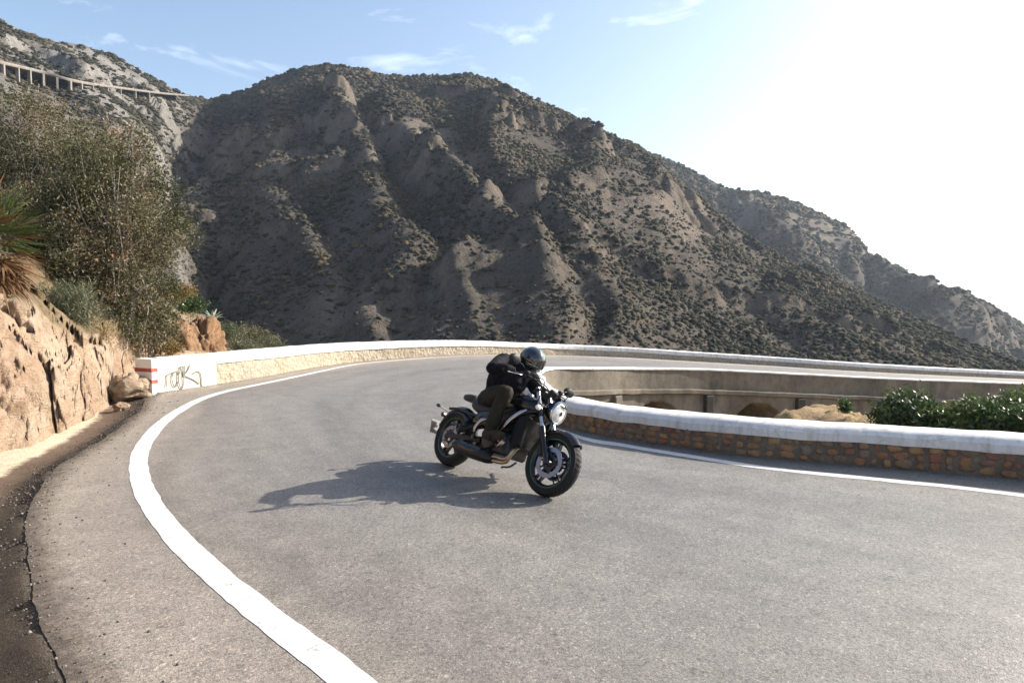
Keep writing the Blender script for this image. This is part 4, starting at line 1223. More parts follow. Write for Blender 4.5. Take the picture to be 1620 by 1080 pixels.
# ------------------------------------------------------------------ upper road on stilts, high on the left hillside
def ray_terrain(px, py):
    c = int(np.argmin(np.abs(MPX[:, 0] - px)))
    q = MP[c]
    el = (q[:, 2] - CAM_H) / q[:, 1]
    tgt = (pt(px, py, 1.0)[2] - CAM_H)
    j = np.where((el[:-1] < tgt) & (el[1:] >= tgt))[0]
    return float(q[j[0], 1]) if len(j) else float(q[-20, 1])
M['conc'] = simple('pale_concrete', (.22, .20, .18), .9, var=.2, scale=.6, kind='world')
UP = [(-120, 68), (-60, 83), (0, 99), (60, 113), (130, 131), (200, 141), (255, 148), (300, 152)]
yy = np.array([ray_terrain(*p) for p in UP]); yy = np.interp(np.arange(len(yy)), np.arange(len(yy)), yy)
ym = np.minimum(np.convolve(np.pad(yy, 1, 'edge'), [.25, .5, .25], 'valid'), yy) - 5.0
UPw = cr([pt(p[0], p[1], y) for p, y in zip(UP, ym)], 90)
via = empty('hillside_viaduct', tuple(UPw[30])); tag(via, 'distant pale road on concrete stilts crossing the upper left hillside', 'viaduct')
lp(sweep(UPw, [(0, 0.0), (0, .45), (.3, .45), (.3, .3), (11, .3), (11, -.25), (.2, -.25)], None, 'deck', M['conc'], via))
Tu = np.gradient(UPw, axis=0)
pxu = 810 + UPw[:, 0] / UPw[:, 1] * FPX
for px in (-40, -17, 5, 25, 46, 66, 85, 105, 125, 144, 163, 184, 205, 226, 247):
    i = int(np.argmin(np.abs(pxu - px)))
    mb = MB(); mb.box((0, .5, -1.9), (.5, .8, 3.6)); mb.xf(Matrix.Translation(Vector(UPw[i])) @ Matrix.Rotation(math.atan2(Tu[i][1], Tu[i][0]), 4, 'Z'))
    lp(mb.build('pillar', M['conc'], via, smooth=False))
# ------------------------------------------------------------------ motorcycle (x forward, y left, z up)
LEAN, HEAD = R(23.5), R(-49.5)
bike = empty('motorcycle', (-.216, 6.913, .006), (-LEAN, 0, HEAD))
tag(bike, 'black cruiser motorcycle leaning into the bend with green rim stripes', 'motorcycle')
BK = simple('gloss_black', (.004, .005, .008), .22, spec=.4, var=.1, coat=.25)
MK = simple('satin_black', (.009, .009, .010), .45, spec=.35, var=.2)
RUB = simple('tyre_rubber', (.011, .011, .011), .7, spec=.3, var=.25, scale=60, bump=.2)
ALU = simple('brushed_aluminium', (.52, .53, .56), .28, 1.0, var=.12)
STL = simple('disc_steel', (.26, .28, .34), .34, 1.0, var=.12, scale=80)
DRK = simple('dark_casting', (.035, .035, .038), .45, .6, var=.3)
BRZ = simple('heat_tinted_steel', (.36, .28, .20), .32, 1.0, var=.3, scale=14)
FLATK = simple('matt_black_plastic', (.006, .006, .007), .6, spec=.2, var=.2)
SEATM = simple('seat_vinyl', (.013, .013, .014), .55, var=.2, scale=40, bump=.15)
GRN = simple('green_stripe_paint', (.03, .26, .06), .4, var=.1)
LENS = NT('clear_lens'); LENS.color(LENS.ramp(LENS.voro(LENS.pos('obj'), 34), [(0, (.95, .94, .90)), (.5, (.80, .79, .76)), (.9, (.55, .54, .52))])); LENS = LENS.set(Roughness=.12, Metallic=.15, Coat_Weight=1.0)
CLR = simple('clear_signal_lens', (.80, .78, .74), .15, var=.1)
TAIL = simple('smoked_signal', (.012, .010, .009), .35)
PLT = simple('plate_grey', (.16, .15, .135), .5, var=.12, scale=12)
# steering: the front end is turned a little to the left about the head axis
SA = Vector((-.515, 0, .857)).normalized(); SP = Vector((.46, 0, .86)); STEER = R(6)
S4 = Matrix.Translation(SP) @ Matrix.Rotation(STEER, 4, SA) @ Matrix.Translation(-SP)
def wheel(name, c, tr, tw, rr, rw, M4, label=None, front=True):
    """cast wheel with tyre, discs and stripes; built round its axle (y), then placed by M4"""
    mb = MB()
    mb.lathe([(rr + .004, -rw / 2), (rr + .006, -rw / 2 + .008), (rr - .014, -rw / 2 + .014), (rr - .022, 0), (rr - .014, rw / 2 - .014), (rr + .006, rw / 2 - .008), (rr + .004, rw / 2), (rr - .012, rw / 2), (rr - .030, rw / 2 - .018), (rr - .034, 0), (rr - .030, -rw / 2 + .018), (rr - .012, -rw / 2)], 56, 'y', closed_prof=True)
    hw = .042 if front else .06
    mb.lathe([(.0, -hw), (.030, -hw), (.044, -hw + .012), (.044, hw - .012), (.030, hw), (.0, hw)], 24, 'y')
    for k in range(5):
        for dq in (-.115, .115):
            a = 2 * math.pi * k / 5 + .35
            d = np.array([math.cos(a + dq * 1.25), 0, math.sin(a + dq * 1.25)]); e = np.array([-math.sin(a), 0, math.cos(a)])
            p0 = np.array([math.cos(a), 0, math.sin(a)]) * .036 + e * dq * .10
            p1 = d * (rr - .022)
            secs = []
            for f in np.linspace(0, 1, 5):
                p = p0 * (1 - f) + p1 * f
                t_ = (.0115 - .003 * f); w_ = .026 * (1 - f) + .018 * f
                secs.append([p + e * t_ + np.array([0, w_, 0]), p - e * t_ + np.array([0, w_, 0]), p - e * t_ - np.array([0, w_, 0]), p + e * t_ - np.array([0, w_, 0])])
            mb.loft(secs)
    o = mb.build(name, BK, bike)
    o.matrix_local = M4
    t = MB()
    q = tw / 2
    prof = [(rr - .006, -rw / 2 + .004), (rr + .014, -q * .90), (rr + (tr - rr) * .42, -q), (rr + (tr - rr) * .72, -q * .88), (tr - .014, -q * .62), (tr - .003, -q * .32), (tr, 0)]
    prof = prof + [(a, -b) for a, b in prof[-2::-1]]
    t.lathe(prof, 72, 'y', closed_prof=True)
    ty = t.build('tyre', RUB, o)
    g = MB()
    for k in range(40):                 # slanted tread sipes
        for sd in (-1, 1):
            a0 = 2 * math.pi * (k + .25 * sd) / 40
            P = []
            for f in np.linspace(0, 1, 4):
                yy_ = sd * q * (.10 + .55 * f); rr_ = tr - .0005 - (.0 if f < .4 else (f - .4) * .022)
                aa = a0 + .10 * f
                P.append((rr_ * math.cos(aa), yy_, rr_ * math.sin(aa)))
            g.tube(P, .0022, 4)
    g.build('tread_groove', MK, o)
    for sd in (-1, 1):
        s_ = MB(); s_.lathe([(rr - .001, sd * (rw / 2 + .0008)), (rr + .0015, sd * (rw / 2 + .0018)), (rr + .004, sd * (rw / 2 + .0004))], 56, 'y'); s_.build('green_stripe', GRN, o, smooth=False)
    for sd in ((-1, 1) if front else (-1,)):
        r0, r1 = (.103, .150) if front else (.085, .125)
        yd = sd * (.062 if front else .088)
        d_ = MB(); d_.lathe([(r0, yd - .0025), (r1, yd - .0025), (r1, yd + .0025), (r0, yd + .0025)], 56, 'y', closed_prof=True)
        for k in range(18):             # drilled look: small studs
            a = 2 * math.pi * k / 18
            for q2 in (.35, .68): d_.lathe([(.0, yd + sd * .0032), (.0042, yd + sd * .0030)], 6, 'y', c=((r0 + (r1 - r0) * q2) * math.cos(a + q2), 0, (r0 + (r1 - r0) * q2) * math.sin(a + q2)))
        d_.build('brake_disc', STL, o)
        c_ = MB(); c_.lathe([(.045, yd - .004), (.075, yd - .004), (.075, yd + .004), (.045, yd + .004)], 30, 'y', closed_prof=True)
        for k in range(5):
            a = 2 * math.pi * k / 5
            c_.box((.09 * math.cos(a), yd, .09 * math.sin(a)), (.045, .006, .018), rot=(0, -a, 0))
        c_.build('disc_carrier', DRK, o)
    n_ = MB(); n_.lathe([(0, -hw - .055), (.016, -hw - .055), (.018, -hw - .02), (.018, hw + .02), (.016, hw + .055), (0, hw + .055)], 14, 'y'); n_.build('axle', ALU, o)
    return o
FX, RX, AZ = .785, -.79, .312
fw = wheel('front_wheel', None, .3125, .122, .236, .092, S4 @ Matrix.Translation((FX, 0, AZ)))
rw_ = wheel('rear_wheel', None, .312, .160, .223, .124, Matrix.Translation((RX, 0, AZ)), front=False)
fd = np.array([-.515, 0, .857])
def fk(d, y): return np.array([FX - .01, y, AZ]) + fd * d
for sy in (-1, 1):
    y = sy * .097
    mb = MB(); mb.tube([fk(-.03, y), fk(.0, y), fk(.05, y), fk(.30, y), fk(.36, y)], [.020, .029, .027, .029, .031], 14); mb.xf(S4); f_ = mb.build('fork_leg', BK, bike)
    mb = MB(); mb.tube([fk(.36, y), fk(.55, y), fk(.80, y)], .0215, 14); mb.xf(S4); mb.build('stanchion', ALU, f_)
    mb = MB(); mb.tube([fk(.47, y), fk(.60, y)], .027, 14); mb.xf(S4); mb.build('fork_cover', BK, f_)
    mb = MB(); mb.box(fk(.10, y * .82) + np.array([-.075, 0, .0]), (.055, .05, .11), rot=(0, R(-20), 0), bevel=.012); mb.xf(S4); mb.build('brake_caliper', DRK, f_)
for d, t in ((.58, .05), (.76, .036)):
    mb = MB(); mb.box(fk(d, 0) + np.array([-.01, 0, 0]), (.085, .262, t), rot=(0, R(-31), 0), bevel=.012); mb.xf(S4); mb.build('triple_clamp', MK, bike)
# fenders
def fender(name, c, r0, wd, a0, a1, mat, M4, drop=.03, flare=0.0):
    mb = MB(); prof = []
    for f in np.linspace(-1, 1, 11): prof.append((r0 - drop * abs(f) ** 2.4, f * wd / 2))
    prof += [(r - .006, h * .97) for r, h in prof[::-1]]
    mb.lathe(prof, 26, 'y', c=c, arc=(R(a0), R(a1)), closed_prof=True)
    n = len(prof)
    mb.F.append(tuple(range(n))); mb.F.append(tuple(26 * n + k for k in range(n)))
    mb.xf(M4); return mb.build(name, mat, bike, autos=50)
ff = fender('front_fender', (FX, 0, AZ), .343, .138, 44, 152, BK, S4, .045)
for sy in (-1, 1):
    mb = MB(); mb.tube([np.array([FX, sy * .066, AZ]) + np.array([-.10, 0, .31]), fk(.30, sy * .092)], .008, 6); mb.xf(S4); mb.build('fender_stay', MK, ff)
rf = fender('rear_fender', (RX + .0, 0, AZ + .02), .352, .178, 44, 166, BK, Matrix(), .09)
# headlight
HC = Vector((.645, 0, .805))
HM = S4 @ Matrix.Translation(HC) @ Matrix.Rotation(R(6), 4, 'Y') @ Matrix.Diagonal((1, .96, 1.12, 1))
mb = MB(); mb.lathe([(0, -.15), (.035, -.148), (.07, -.12), (.094, -.06), (.101, -.01), (.099, .004), (.09, .006), (.0, -.02)], 32, 'x'); mb.xf(HM); hl = mb.build('headlight', BK, bike)
mb = MB(); mb.lathe([(.092, .002), (.094, .016), (.102, .016), (.106, .0), (.104, -.014), (.099, -.014)], 32, 'x', closed_prof=True); mb.xf(HM); mb.build('bezel', ALU, hl)
mb = MB(); mb.lathe([(.0, .034), (.03, .032), (.06, .026), (.082, .016), (.093, .006)], 32, 'x'); mb.xf(HM); mb.build('lens', LENS, hl)
mb = MB(); mb.lathe([(.0, .039), (.018, .038), (.02, .034)], 16, 'x', c=(0, 0, 0)); mb.box((.034, 0, .062), (.008, .11, .012)); mb.xf(HM); mb.build('bulb_shade', DRK, hl)
mb = MB(); mb.tube([(.53, 0, .80), (.60, 0, .76), (.60, 0, .70)], .014, 8); mb.xf(S4); mb.build('headlight_bracket', ALU, bike)
# signals
for sy in (-1, 1):
    mb = MB(); mb.tube([(.50, sy * .10, .79 - .0), (.52, sy * .165, .785)], .008, 8); mb.xf(S4); sg = mb.build('turn_signal', MK, bike)
    mb = MB(); mb.lathe([(0, -.022), (.02, -.018), (.029, 0), (.025, .02), (.0, .03)], 16, 'x', c=(.53, sy * .185, .785)); mb.xf(S4); mb.build('signal_lens', CLR, sg)
    mb = MB(); mb.tube([(-1.0, sy * .05, .585), (-1.02, sy * .13, .60), (-1.03, sy * .19, .612)], .007, 6); sg = mb.build('turn_signal', MK, bike)
    mb = MB(); mb.lathe([(0, -.03), (.016, -.024), (.022, 0), (.016, .024), (.0, .03)], 14, 'x', c=(-1.03, sy * .20, .614)); mb.build('signal_lens', TAIL, sg)
# handlebar, grips, levers, mirrors, clocks
BAR = [(.20, -.43, 1.035), (.27, -.33, 1.05), (.36, -.22, 1.055), (.41, -.12, 1.02), (.42, 0, 1.01), (.41, .12, 1.02), (.36, .22, 1.055), (.27, .33, 1.05), (.20, .43, 1.035)]
mb = MB(); mb.tube(cr(BAR, 40), .0125, 10)
for sy in (-1, 1): mb.tube([(.40, sy * .05, .95), (.42, sy * .05, 1.01)], .018, 10)
mb.xf(S4); hb = mb.build('handlebar', MK, bike)
def S4p(p): return np.array(S4 @ Vector(p))
for sy in (-1, 1):
    g0, g1 = np.array([.245, sy * .36, 1.045]), np.array([.185, sy * .455, 1.03])
    mb = MB(); mb.tube([g0, g1], [.018, .019], 12); mb.tube([g1, g1 + (g1 - g0) * .16], [.021, .019], 12); mb.xf(S4); mb.build('grip', RUB, hb)
    mb = MB(); mb.tube(cr([(.30, sy * .31, 1.05), (.33, sy * .36, 1.035), (.29, sy * .43, 1.02), (.265, sy * .48, 1.012)], 9), [.009, .008, .007, .006, .006, .006, .006, .006, .008], 6, flat=.6); mb.xf(S4); mb.build('lever', ALU if sy < 0 else MK, hb)
    mb = MB(); mb.box((.30, sy * .30, 1.055), (.05, .07, .045), rot=(0, 0, sy * .9), bevel=.01); mb.box((.335, sy * .285, 1.085), (.05, .05, .035), bevel=.008); mb.xf(S4); mb.build('switch_box', MK, hb)
    mb = MB(); mb.tube(cr([(.31, sy * .30, 1.07), (.33, sy * .36, 1.12), (.30, sy * .43, 1.145)], 8), .006, 6); mb.xf(S4); mi = mb.build('mirror', MK, bike)
    mb = MB(); secs = []
    for xx, k in ((-.028, .80), (-.02, .98), (.0, 1.0), (.018, .82), (.026, .5)):
        secs.append([(.295 + xx, sy * .47 + .078 * k * math.cos(a) + .0, 1.15 + .05 * k * math.sin(a)) for a in np.linspace(0, 2 * math.pi, 18)[:-1]])
    mb.loft(secs); mb.xf(S4); mb.build('mirror_shell', MK, mi)
mb = MB(); mb.lathe([(0, -.03), (.045, -.03), (.052, .0), (.048, .02), (0, .02)], 20, 'x'); mb.xf(S4 @ Matrix.Translation((.50, 0, .985)) @ Matrix.Rotation(R(120), 4, 'Y')); mb.build('speedometer', MK, bike)
for k, (a, b, c_) in enumerate([((.33, -.27, 1.06), (.55, -.16, .99), (.50, -.06, .82)), ((.33, .27, 1.06), (.55, .15, .97), (.50, .06, .82)), ((.34, -.25, 1.05), (.50, -.19, 1.05), (.42, -.10, .80)), ((.32, .29, 1.06), (.52, .20, 1.03), (.40, .11, .78))]):
    mb = MB(); mb.tube(cr([a, b, c_], 14), .0055, 6); mb.xf(S4); mb.build('cable', RUB, bike)
# tank
def sup(cx, cz, w, h, n=24, e=2.5, top=1.0, low=1.0):
    out = []
    for k in range(n):
        a = 2 * math.pi * k / n
        ca, sa = math.cos(a), math.sin(a)
        out.append((cx, w * math.copysign(abs(ca) ** (2 / e), ca), cz + (h * top if sa > 0 else h * low) * math.copysign(abs(sa) ** (2 / e), sa)))
    return out
def loftx(tab, e=2.5, n=24):
    T_ = np.array(tab, float); m = 26
    q = cr(T_[:, :4], m) if T_.shape[1] == 4 else cr(T_, m)
    return [sup(r_[0], r_[1], max(r_[2], .004), max(r_[3], .004), n, e) for r_ in q]
mb = MB(); mb.loft(loftx([(.455, .800, .02, .02), (.43, .805, .075, .055), (.36, .815, .125, .083), (.25, .825, .152, .098), (.10, .812, .150, .096), (-.03, .785, .120, .082), (-.13, .750, .078, .058), (-.19, .725, .035, .028)])); tank = mb.build('fuel_tank', BK, bike)
mb = MB(); mb.lathe([(0, .018), (.03, .018), (.036, .008), (.036, -.02)], 20, 'z', c=(.20, 0, .925)); mb.build('filler_cap', ALU, tank)
# seats
mb = MB(); mb.loft(loftx([(-.10, .705, .06, .035), (-.16, .700, .10, .05), (-.28, .685, .155, .055), (-.42, .695, .165, .065), (-.51, .725, .15, .07), (-.55, .735, .11, .05)], 3.0)); mb.build('seat', SEATM, bike)
mb = MB(); mb.loft(loftx([(-.535, .770, .08, .03), (-.58, .785, .115, .04), (-.68, .79, .11, .04), (-.78, .785, .085, .035), (-.81, .78, .05, .02)], 3.2)); mb.build('passenger_seat', SEATM, bike)
# frame, side covers
for sy in (-1, 1):
    mb = MB(); mb.tube(cr([(.44, sy * .04, .79), (.34, sy * .13, .735), (.22, sy * .185, .625), (.135, sy * .195, .50), (.10, sy * .19, .40)], 22), np.r_[np.full(4, .018), np.linspace(.022, .03, 12), np.linspace(.028, .02, 6)], 12, flat=.55, up=(0, 1, 0)); mb.build('frame_spar', ALU if False else BK, bike)
    mb = MB(); mb.tube(cr([(-.10, sy * .15, .56), (-.22, sy * .17, .53), (-.30, sy * .165, .44), (-.29, sy * .16, .35)], 16), .026, 10, flat=.6, up=(0, 1, 0)); mb.build('frame_plate', BK, bike)
    mb = MB(); mb.tube(cr([(-.05, sy * .10, .70), (-.35, sy * .13, .60), (-.75, sy * .105, .63), (-.95, sy * .09, .62)], 16), .016, 8); mb.build('seat_rail', MK, bike)
    mb = MB(); mb.tube([(-.20, sy * .13, .36), (-.45, sy * .125, .345), (-.79, sy * .125, .315), (-.83, sy * .125, .31)], [.034, .03, .024, .02], 10, flat=.6, up=(0, 1, 0)); mb.build('swingarm', MK, bike)
    mb = MB(); mb.loft([[(x, sy * (.14 + o_), z) for x, z in ((-.06 - s_, .68 - s_), (-.36 + s_, .64 - s_), (-.40 + s_, .52 + s_), (-.16 - s_, .50 + s_))] for o_, s_ in ((0, 0), (.018, .006), (.026, .03))]); mb.build('side_cover', BK, bike)
glint = simple('frame_sky_glint', (.40, .41, .46), .30, .85, var=.08)  # pale metal strips paint the sky's reflection onto the gloss black frame
for sy in (-1, 1):
    mb = MB(); mb.tube(cr([(.385, sy * .165, .755), (.315, sy * .195, .70), (.235, sy * .213, .615), (.185, sy * .216, .53)], 18), np.r_[np.linspace(.010, .021, 6), np.full(8, .022), np.linspace(.02, .008, 4)], 10, flat=.4, up=(0, 1, 0)); mb.build('frame_glint', glint, bike)
    mb = MB(); mb.tube(cr([(-.155, sy * .185, .575), (-.225, sy * .195, .545), (-.275, sy * .195, .475), (-.28, sy * .19, .42)], 14), np.r_[np.linspace(.008, .019, 4), np.full(6, .02), np.linspace(.018, .008, 4)], 10, flat=.4, up=(0, 1, 0)); mb.build('frame_glint', glint, bike)
# engine
mb = MB(); mb.box((.05, 0, .375), (.44, .31, .24), bevel=.03); mb.box((-.14, 0, .42), (.20, .25, .20), bevel=.03); eng = mb.build('engine', DRK, bike)
mb = MB()
for k in range(7): mb.box((.15 - k * .009, 0, .515 + k * .028), (.25 - .006 * k, .29 - .006 * k, .012), rot=(0, R(-18), 0), bevel=.004)
mb.box((.125, 0, .60), (.20, .235, .22), rot=(0, R(-18), 0), bevel=.01); mb.build('cylinder_block', DRK, eng)
mb = MB(); mb.box((.07, 0, .715), (.20, .25, .06), rot=(0, R(-18), 0), bevel=.02); mb.build('cylinder_head', MK, eng)
for sy in (-1, 1):
    mb = MB(); mb.lathe([(.0, sy * .205), (.05, sy * .204), (.085, sy * .195), (.10, sy * .175), (.104, sy * .15)], 28, 'y', c=(-.02, 0, .375))
    for k in range(8): mb.lathe([(0, sy * .20), (.008, sy * .199), (.008, sy * .17)], 6, 'y', c=(-.02 + .094 * math.cos(k * .785), 0, .375 + .094 * math.sin(k * .785)))
    mb.build('crankcase_cover', DRK, eng)
    mb = MB(); mb.lathe([(.0, sy * .195), (.035, sy * .194), (.055, sy * .18), (.058, sy * .15)], 22, 'y', c=(.17, 0, .40)); mb.build('crankcase_cover', ALU if sy < 0 else DRK, eng)
mb = MB(); mb.box((.375, 0, .53), (.045, .31, .33), rot=(0, R(-14), 0), bevel=.008); rad_ = mb.build('radiator', FLATK, bike)
mb = MB()
for k in range(22): mb.box((.402 - (k - 11) * .0034, 0, .53 + (k - 11) * .0135), (.006, .28, .003), rot=(0, R(-14), 0))
mb.build('fin', DRK, rad_)
for sy in (-1, 1):
    mb = MB(); mb.loft([[(x, sy * (.152 + o_), z) for x, z in ((.44 - s_, .715 - s_), (.32 + s_, .66 - s_), (.27 + s_, .42 + s_), (.36 - s_, .35 + s_), (.42 - s_, .40 + s_))] for o_, s_ in ((0, 0), (.028, .006), (.04, .03))]); mb.build('radiator_shroud', FLATK, rad_)
# exhaust
for k, (y, dz) in enumerate(((-.07, 0), (.06, -.012))):
    P = cr([(.24, y, .50), (.335, y - .02, .46), (.36, -.135 - .01 * k, .34), (.315, -.175 + .02 * k, .235 + dz * 2), (.20, -.19 + .012 * k, .185 + .04 * (1 - k)), (.08, -.19, .185 + .025 * (1 - k))], 26)
    mb = MB(); mb.tube(P, .020, 12); mb.build('exhaust_header', BRZ, bike)
mb = MB(); mb.tube([(.15, -.18, .195), (.12, -.18, .198), (.06, -.185, .20), (-.18, -.195, .208), (-.42, -.205, .235), (-.46, -.207, .24), (-.47, -.207, .241)], [.035, .055, .068, .074, .072, .062, .04], 20, flat=.92); muf = mb.build('muffler', MK, bike)
mb = MB(); mb.tube([(-.47, -.207, .241), (-.52, -.212, .235)], [.028, .026], 14); mb.build('tailpipe', DRK, muf)
mb = MB(); mb.tube([(-.03, -.20, .222), (-.20, -.21, .226), (-.36, -.218, .245)], [.055, .068, .06], 14, flat=.9); mb.build('heat_shield', BK, muf)
# shock, pegs, stand, belt, tail
mb = MB(); mb.tube([(-.62, -.135, .40), (-.36, -.14, .47), (-.22, -.13, .50)], [.028, .030, .024], 12); sh_ = mb.build('shock', DRK, bike)
mb = MB()
t_ = np.linspace(0, 1, 90); hx = np.array([-.58, -.136, .412]) * (1 - t_[:, None]) + np.array([-.30, -.138, .484]) * t_[:, None]
hx = hx + np.stack([-.25 * np.cos(t_ * 44), np.sin(t_ * 44), .97 * np.cos(t_ * 44)], 1) * .036
mb.tube(hx, .0055, 6); mb.build('spring', MK, sh_)
for sy in (-1, 1):
    mb = MB(); mb.tube([(.13, sy * .17, .36), (.14, sy * .22, .365), (.14, sy * .335, .375)], [.014, .016, .018], 10); mb.build('foot_peg', RUB, bike)
    mb = MB(); mb.tube([(-.34, sy * .14, .40), (-.36, sy * .20, .40), (-.36, sy * .26, .405)], .012, 8); mb.build('passenger_peg', MK, bike)
mb = MB(); mb.tube(cr([(.13, -.20, .35), (.20, -.235, .33), (.28, -.25, .40)], 8), .008, 6); mb.build('brake_pedal', ALU, bike)
mb = MB(); mb.tube(cr([(.12, .15, .24), (.0, .19, .185), (-.14, .22, .165), (-.18, .25, .16)], 8), .011, 8); mb.build('side_stand', MK, bike)
mb = MB(); mb.box((-.50, .115, .345), (.60, .02, .10), rot=(0, R(4), 0), bevel=.01); mb.build('belt_guard', MK, bike)
mb = MB(); mb.box((-1.115, 0, .545), (.05, .12, .05), rot=(0, R(-25), 0), bevel=.012); mb.build('tail_light', simple('tail_red', (.05, .004, .004), .3), bike)
mb = MB(); mb.tube([(-1.07, 0, .50), (-1.13, 0, .47), (-1.16, 0, .43)], .018, 8, flat=.5); mb.build('plate_bracket', MK, bike)
mb = MB(); mb.box((-1.175, 0, .385), (.006, .225, .165), rot=(0, R(-18), 0), bevel=.002); mb.build('licence_plate', PLT, bike)
# ------------------------------------------------------------------ rider (built in the motorcycle's frame so that he sits on it)

rider = empty('person', tuple(bike.location), tuple(bike.rotation_euler))
tag(rider, 'rider in black jacket, dark olive trousers and dark helmet crouched on the motorcycle', 'person')
def m_cloth(name, c, hi, sc=60):
    k = NT(name); p = k.pos('obj')
    n = k.noise(p, 9, 5, .6); w = k.noise(p, sc * 4, 2, .6)
    k.color(k.ramp(n, [(.3, c), (.7, hi)]))
    k.bump(k.math('ADD', k.math('MULTIPLY', n, 1.0), k.math('MULTIPLY', w, .12)), .5, .02)
    k.set(Roughness=.82, Specular_IOR_Level=.12); return k.m
JK = m_cloth('black_jacket', (.006, .006, .009), (.012, .012, .016))
TR = m_cloth('olive_trousers', (.018, .016, .012), (.036, .031, .023))
LE = m_cloth('black_leather', (.012, .011, .010), (.022, .020, .018))
BT = m_cloth('brown_boot', (.028, .022, .016), (.05, .04, .028))
def blob(parts, voxel, smooth_it=4, name='body', mats=(), wr=None):
    """parts: list of (path, radii, zone). one continuous surface from overlapping tapered limbs"""
    bm = bmesh.new()
    for path, rad, zone in parts:
        P = cr(path, max(8, len(path) * 6)); rr = np.interp(np.linspace(0, 1, len(P)), np.linspace(0, 1, len(rad)), rad)
        mb = MB(); mb.tube(P, rr, 16)
        V = np.concatenate(mb.V)
        vs = [bm.verts.new(v_) for v_ in V]
        for f in mb.F: bm.faces.new([vs[i] for i in f])
        for e, q in ((P[0], rr[0]), (P[-1], rr[-1])):
            bmesh.ops.create_icosphere(bm, subdivisions=2, radius=q, matrix=Matrix.Translation(Vector(e)))
    me = bpy.data.meshes.new('tmp'); bm.to_mesh(me); bm.free()
    o = bpy.data.objects.new('tmp', me); COL.objects.link(o)
    md = o.modifiers.new('r', 'REMESH'); md.mode = 'VOXEL'; md.voxel_size = voxel; md.use_smooth_shade = True
    sm = o.modifiers.new('s', 'SMOOTH'); sm.factor = .5; sm.iterations = smooth_it
    dg = bpy.context.evaluated_depsgraph_get(); dg.update()
    res = bpy.data.meshes.new_from_object(o.evaluated_get(dg))
    bpy.data.objects.remove(o)
    V = np.array([v_.co[:] for v_ in res.vertices])
    N = np.array([v_.normal[:] for v_ in res.vertices])
    # zone of the nearest limb
    bd = np.full(len(V), 9.0); zn = np.zeros(len(V), int)
    for path, rad, zone in parts:
        P = cr(path, max(8, len(path) * 6)); rr = np.interp(np.linspace(0, 1, len(P)), np.linspace(0, 1, len(rad)), rad)
        d = (np.linalg.norm(V[:, None] - P[None], axis=2) - rr[None]).min(1)
        m = d < bd; bd[m] = d[m]; zn[m] = zone
    if wr:
        fold = ridged(V * np.array([1, 1, 1.6]), 9.0, 3, 4) - .6
        V = V + N * (fold * wr + fbm(V, 30, 2, 8) * wr * .25)[:, None]
        for v_, p in zip(res.vertices, V): v_.co = p
    for m in mats: res.materials.append(m)
    if len(mats) > 1:
        for p in res.polygons: p.material_index = int(np.bincount(zn[list(p.vertices)]).argmax())
    for p in res.polygons: p.use_smooth = True
    ob = bpy.data.objects.new(name, res); COL.objects.link(ob); ob.parent = rider
    return ob
gr = {s_: S4p((.215, s_ * .405, 1.038)) for s_ in (-1, 1)}          # middle of each grip
ga = {s_: S4p((.185, s_ * .455, 1.03)) - S4p((.245, s_ * .36, 1.045)) for s_ in (-1, 1)}
for s_ in ga: ga[s_] /= np.linalg.norm(ga[s_])
wrist = {s_: gr[s_] + np.array([-.075, 0, .030]) for s_ in (-1, 1)}
elbow = {-1: np.array([.02, -.455, 1.055]), 1: np.array([-.06, .42, .985])}
sho = {-1: np.array([-.155, -.20, 1.205]), 1: np.array([-.155, .20, 1.195])}
knee = {-1: np.array([.135, -.265, .865]), 1: np.array([.135, .265, .865])}
ank = {-1: np.array([.06, -.268, .50]), 1: np.array([.06, .268, .50])}
hip = {-1: np.array([-.30, -.10, .825]), 1: np.array([-.30, .10, .825])}
B = [([(-.33, 0, .81), (-.33, 0, .92), (-.28, 0, 1.04), (-.21, 0, 1.15), (-.15, 0, 1.225)], [.145, .150, .158, .155, .11], 0),
     ([(-.29, -.07, .95), (-.23, -.11, 1.08), (-.17, -.12, 1.17)], [.12, .135, .11], 0), ([(-.29, .07, .95), (-.23, .11, 1.08), (-.17, .12, 1.17)], [.12, .135, .11], 0),
     ([(-.14, 0, 1.20), (-.08, .01, 1.245), (-.03, .02, 1.275)], [.085, .068, .066], 0),
     ([(-.36, -.06, .80), (-.36, .06, .80)], [.13, .13], 1)]
for s_ in (-1, 1):
    B.append(([sho[s_] * np.array([1, .55, 1]), sho[s_], (sho[s_] + elbow[s_]) / 2 + np.array([-.01, 0, .01]), elbow[s_]], [.095, .092, .078, .066], 0))
    B.append(([elbow[s_], elbow[s_] * .5 + wrist[s_] * .5, wrist[s_]], [.066, .058, .044], 0))
    B.append(([hip[s_], hip[s_] * .5 + knee[s_] * .5 + np.array([0, 0, .01]), knee[s_]], [.108, .098, .074], 1))
    B.append(([knee[s_], knee[s_] * .5 + ank[s_] * .5 + np.array([-.02, 0, 0]), ank[s_] + np.array([0, 0, -.02])], [.072, .072, .062], 1))
blob(B, .012, 4, 'body', (JK, TR), .018)
# boots
for s_ in (-1, 1):
    a = ank[s_]
    blob([([a + [0, 0, .03], a + [-.005, 0, -.05], a + [.0, 0, -.085]], [.052, .054, .05], 0),
          ([a + [-.035, 0, -.085], a + [.05, s_ * .004, -.085], a + [.15, s_ * .01, -.068], a + [.215, s_ * .012, -.06]], [.048, .05, .05, .036], 0),
          ([a + [-.04, 0, -.11], a + [.07, s_ * .006, -.112], a + [.205, s_ * .012, -.088]], [.024, .034, .026], 0)], .008, 3, 'boot', (BT,), .003)
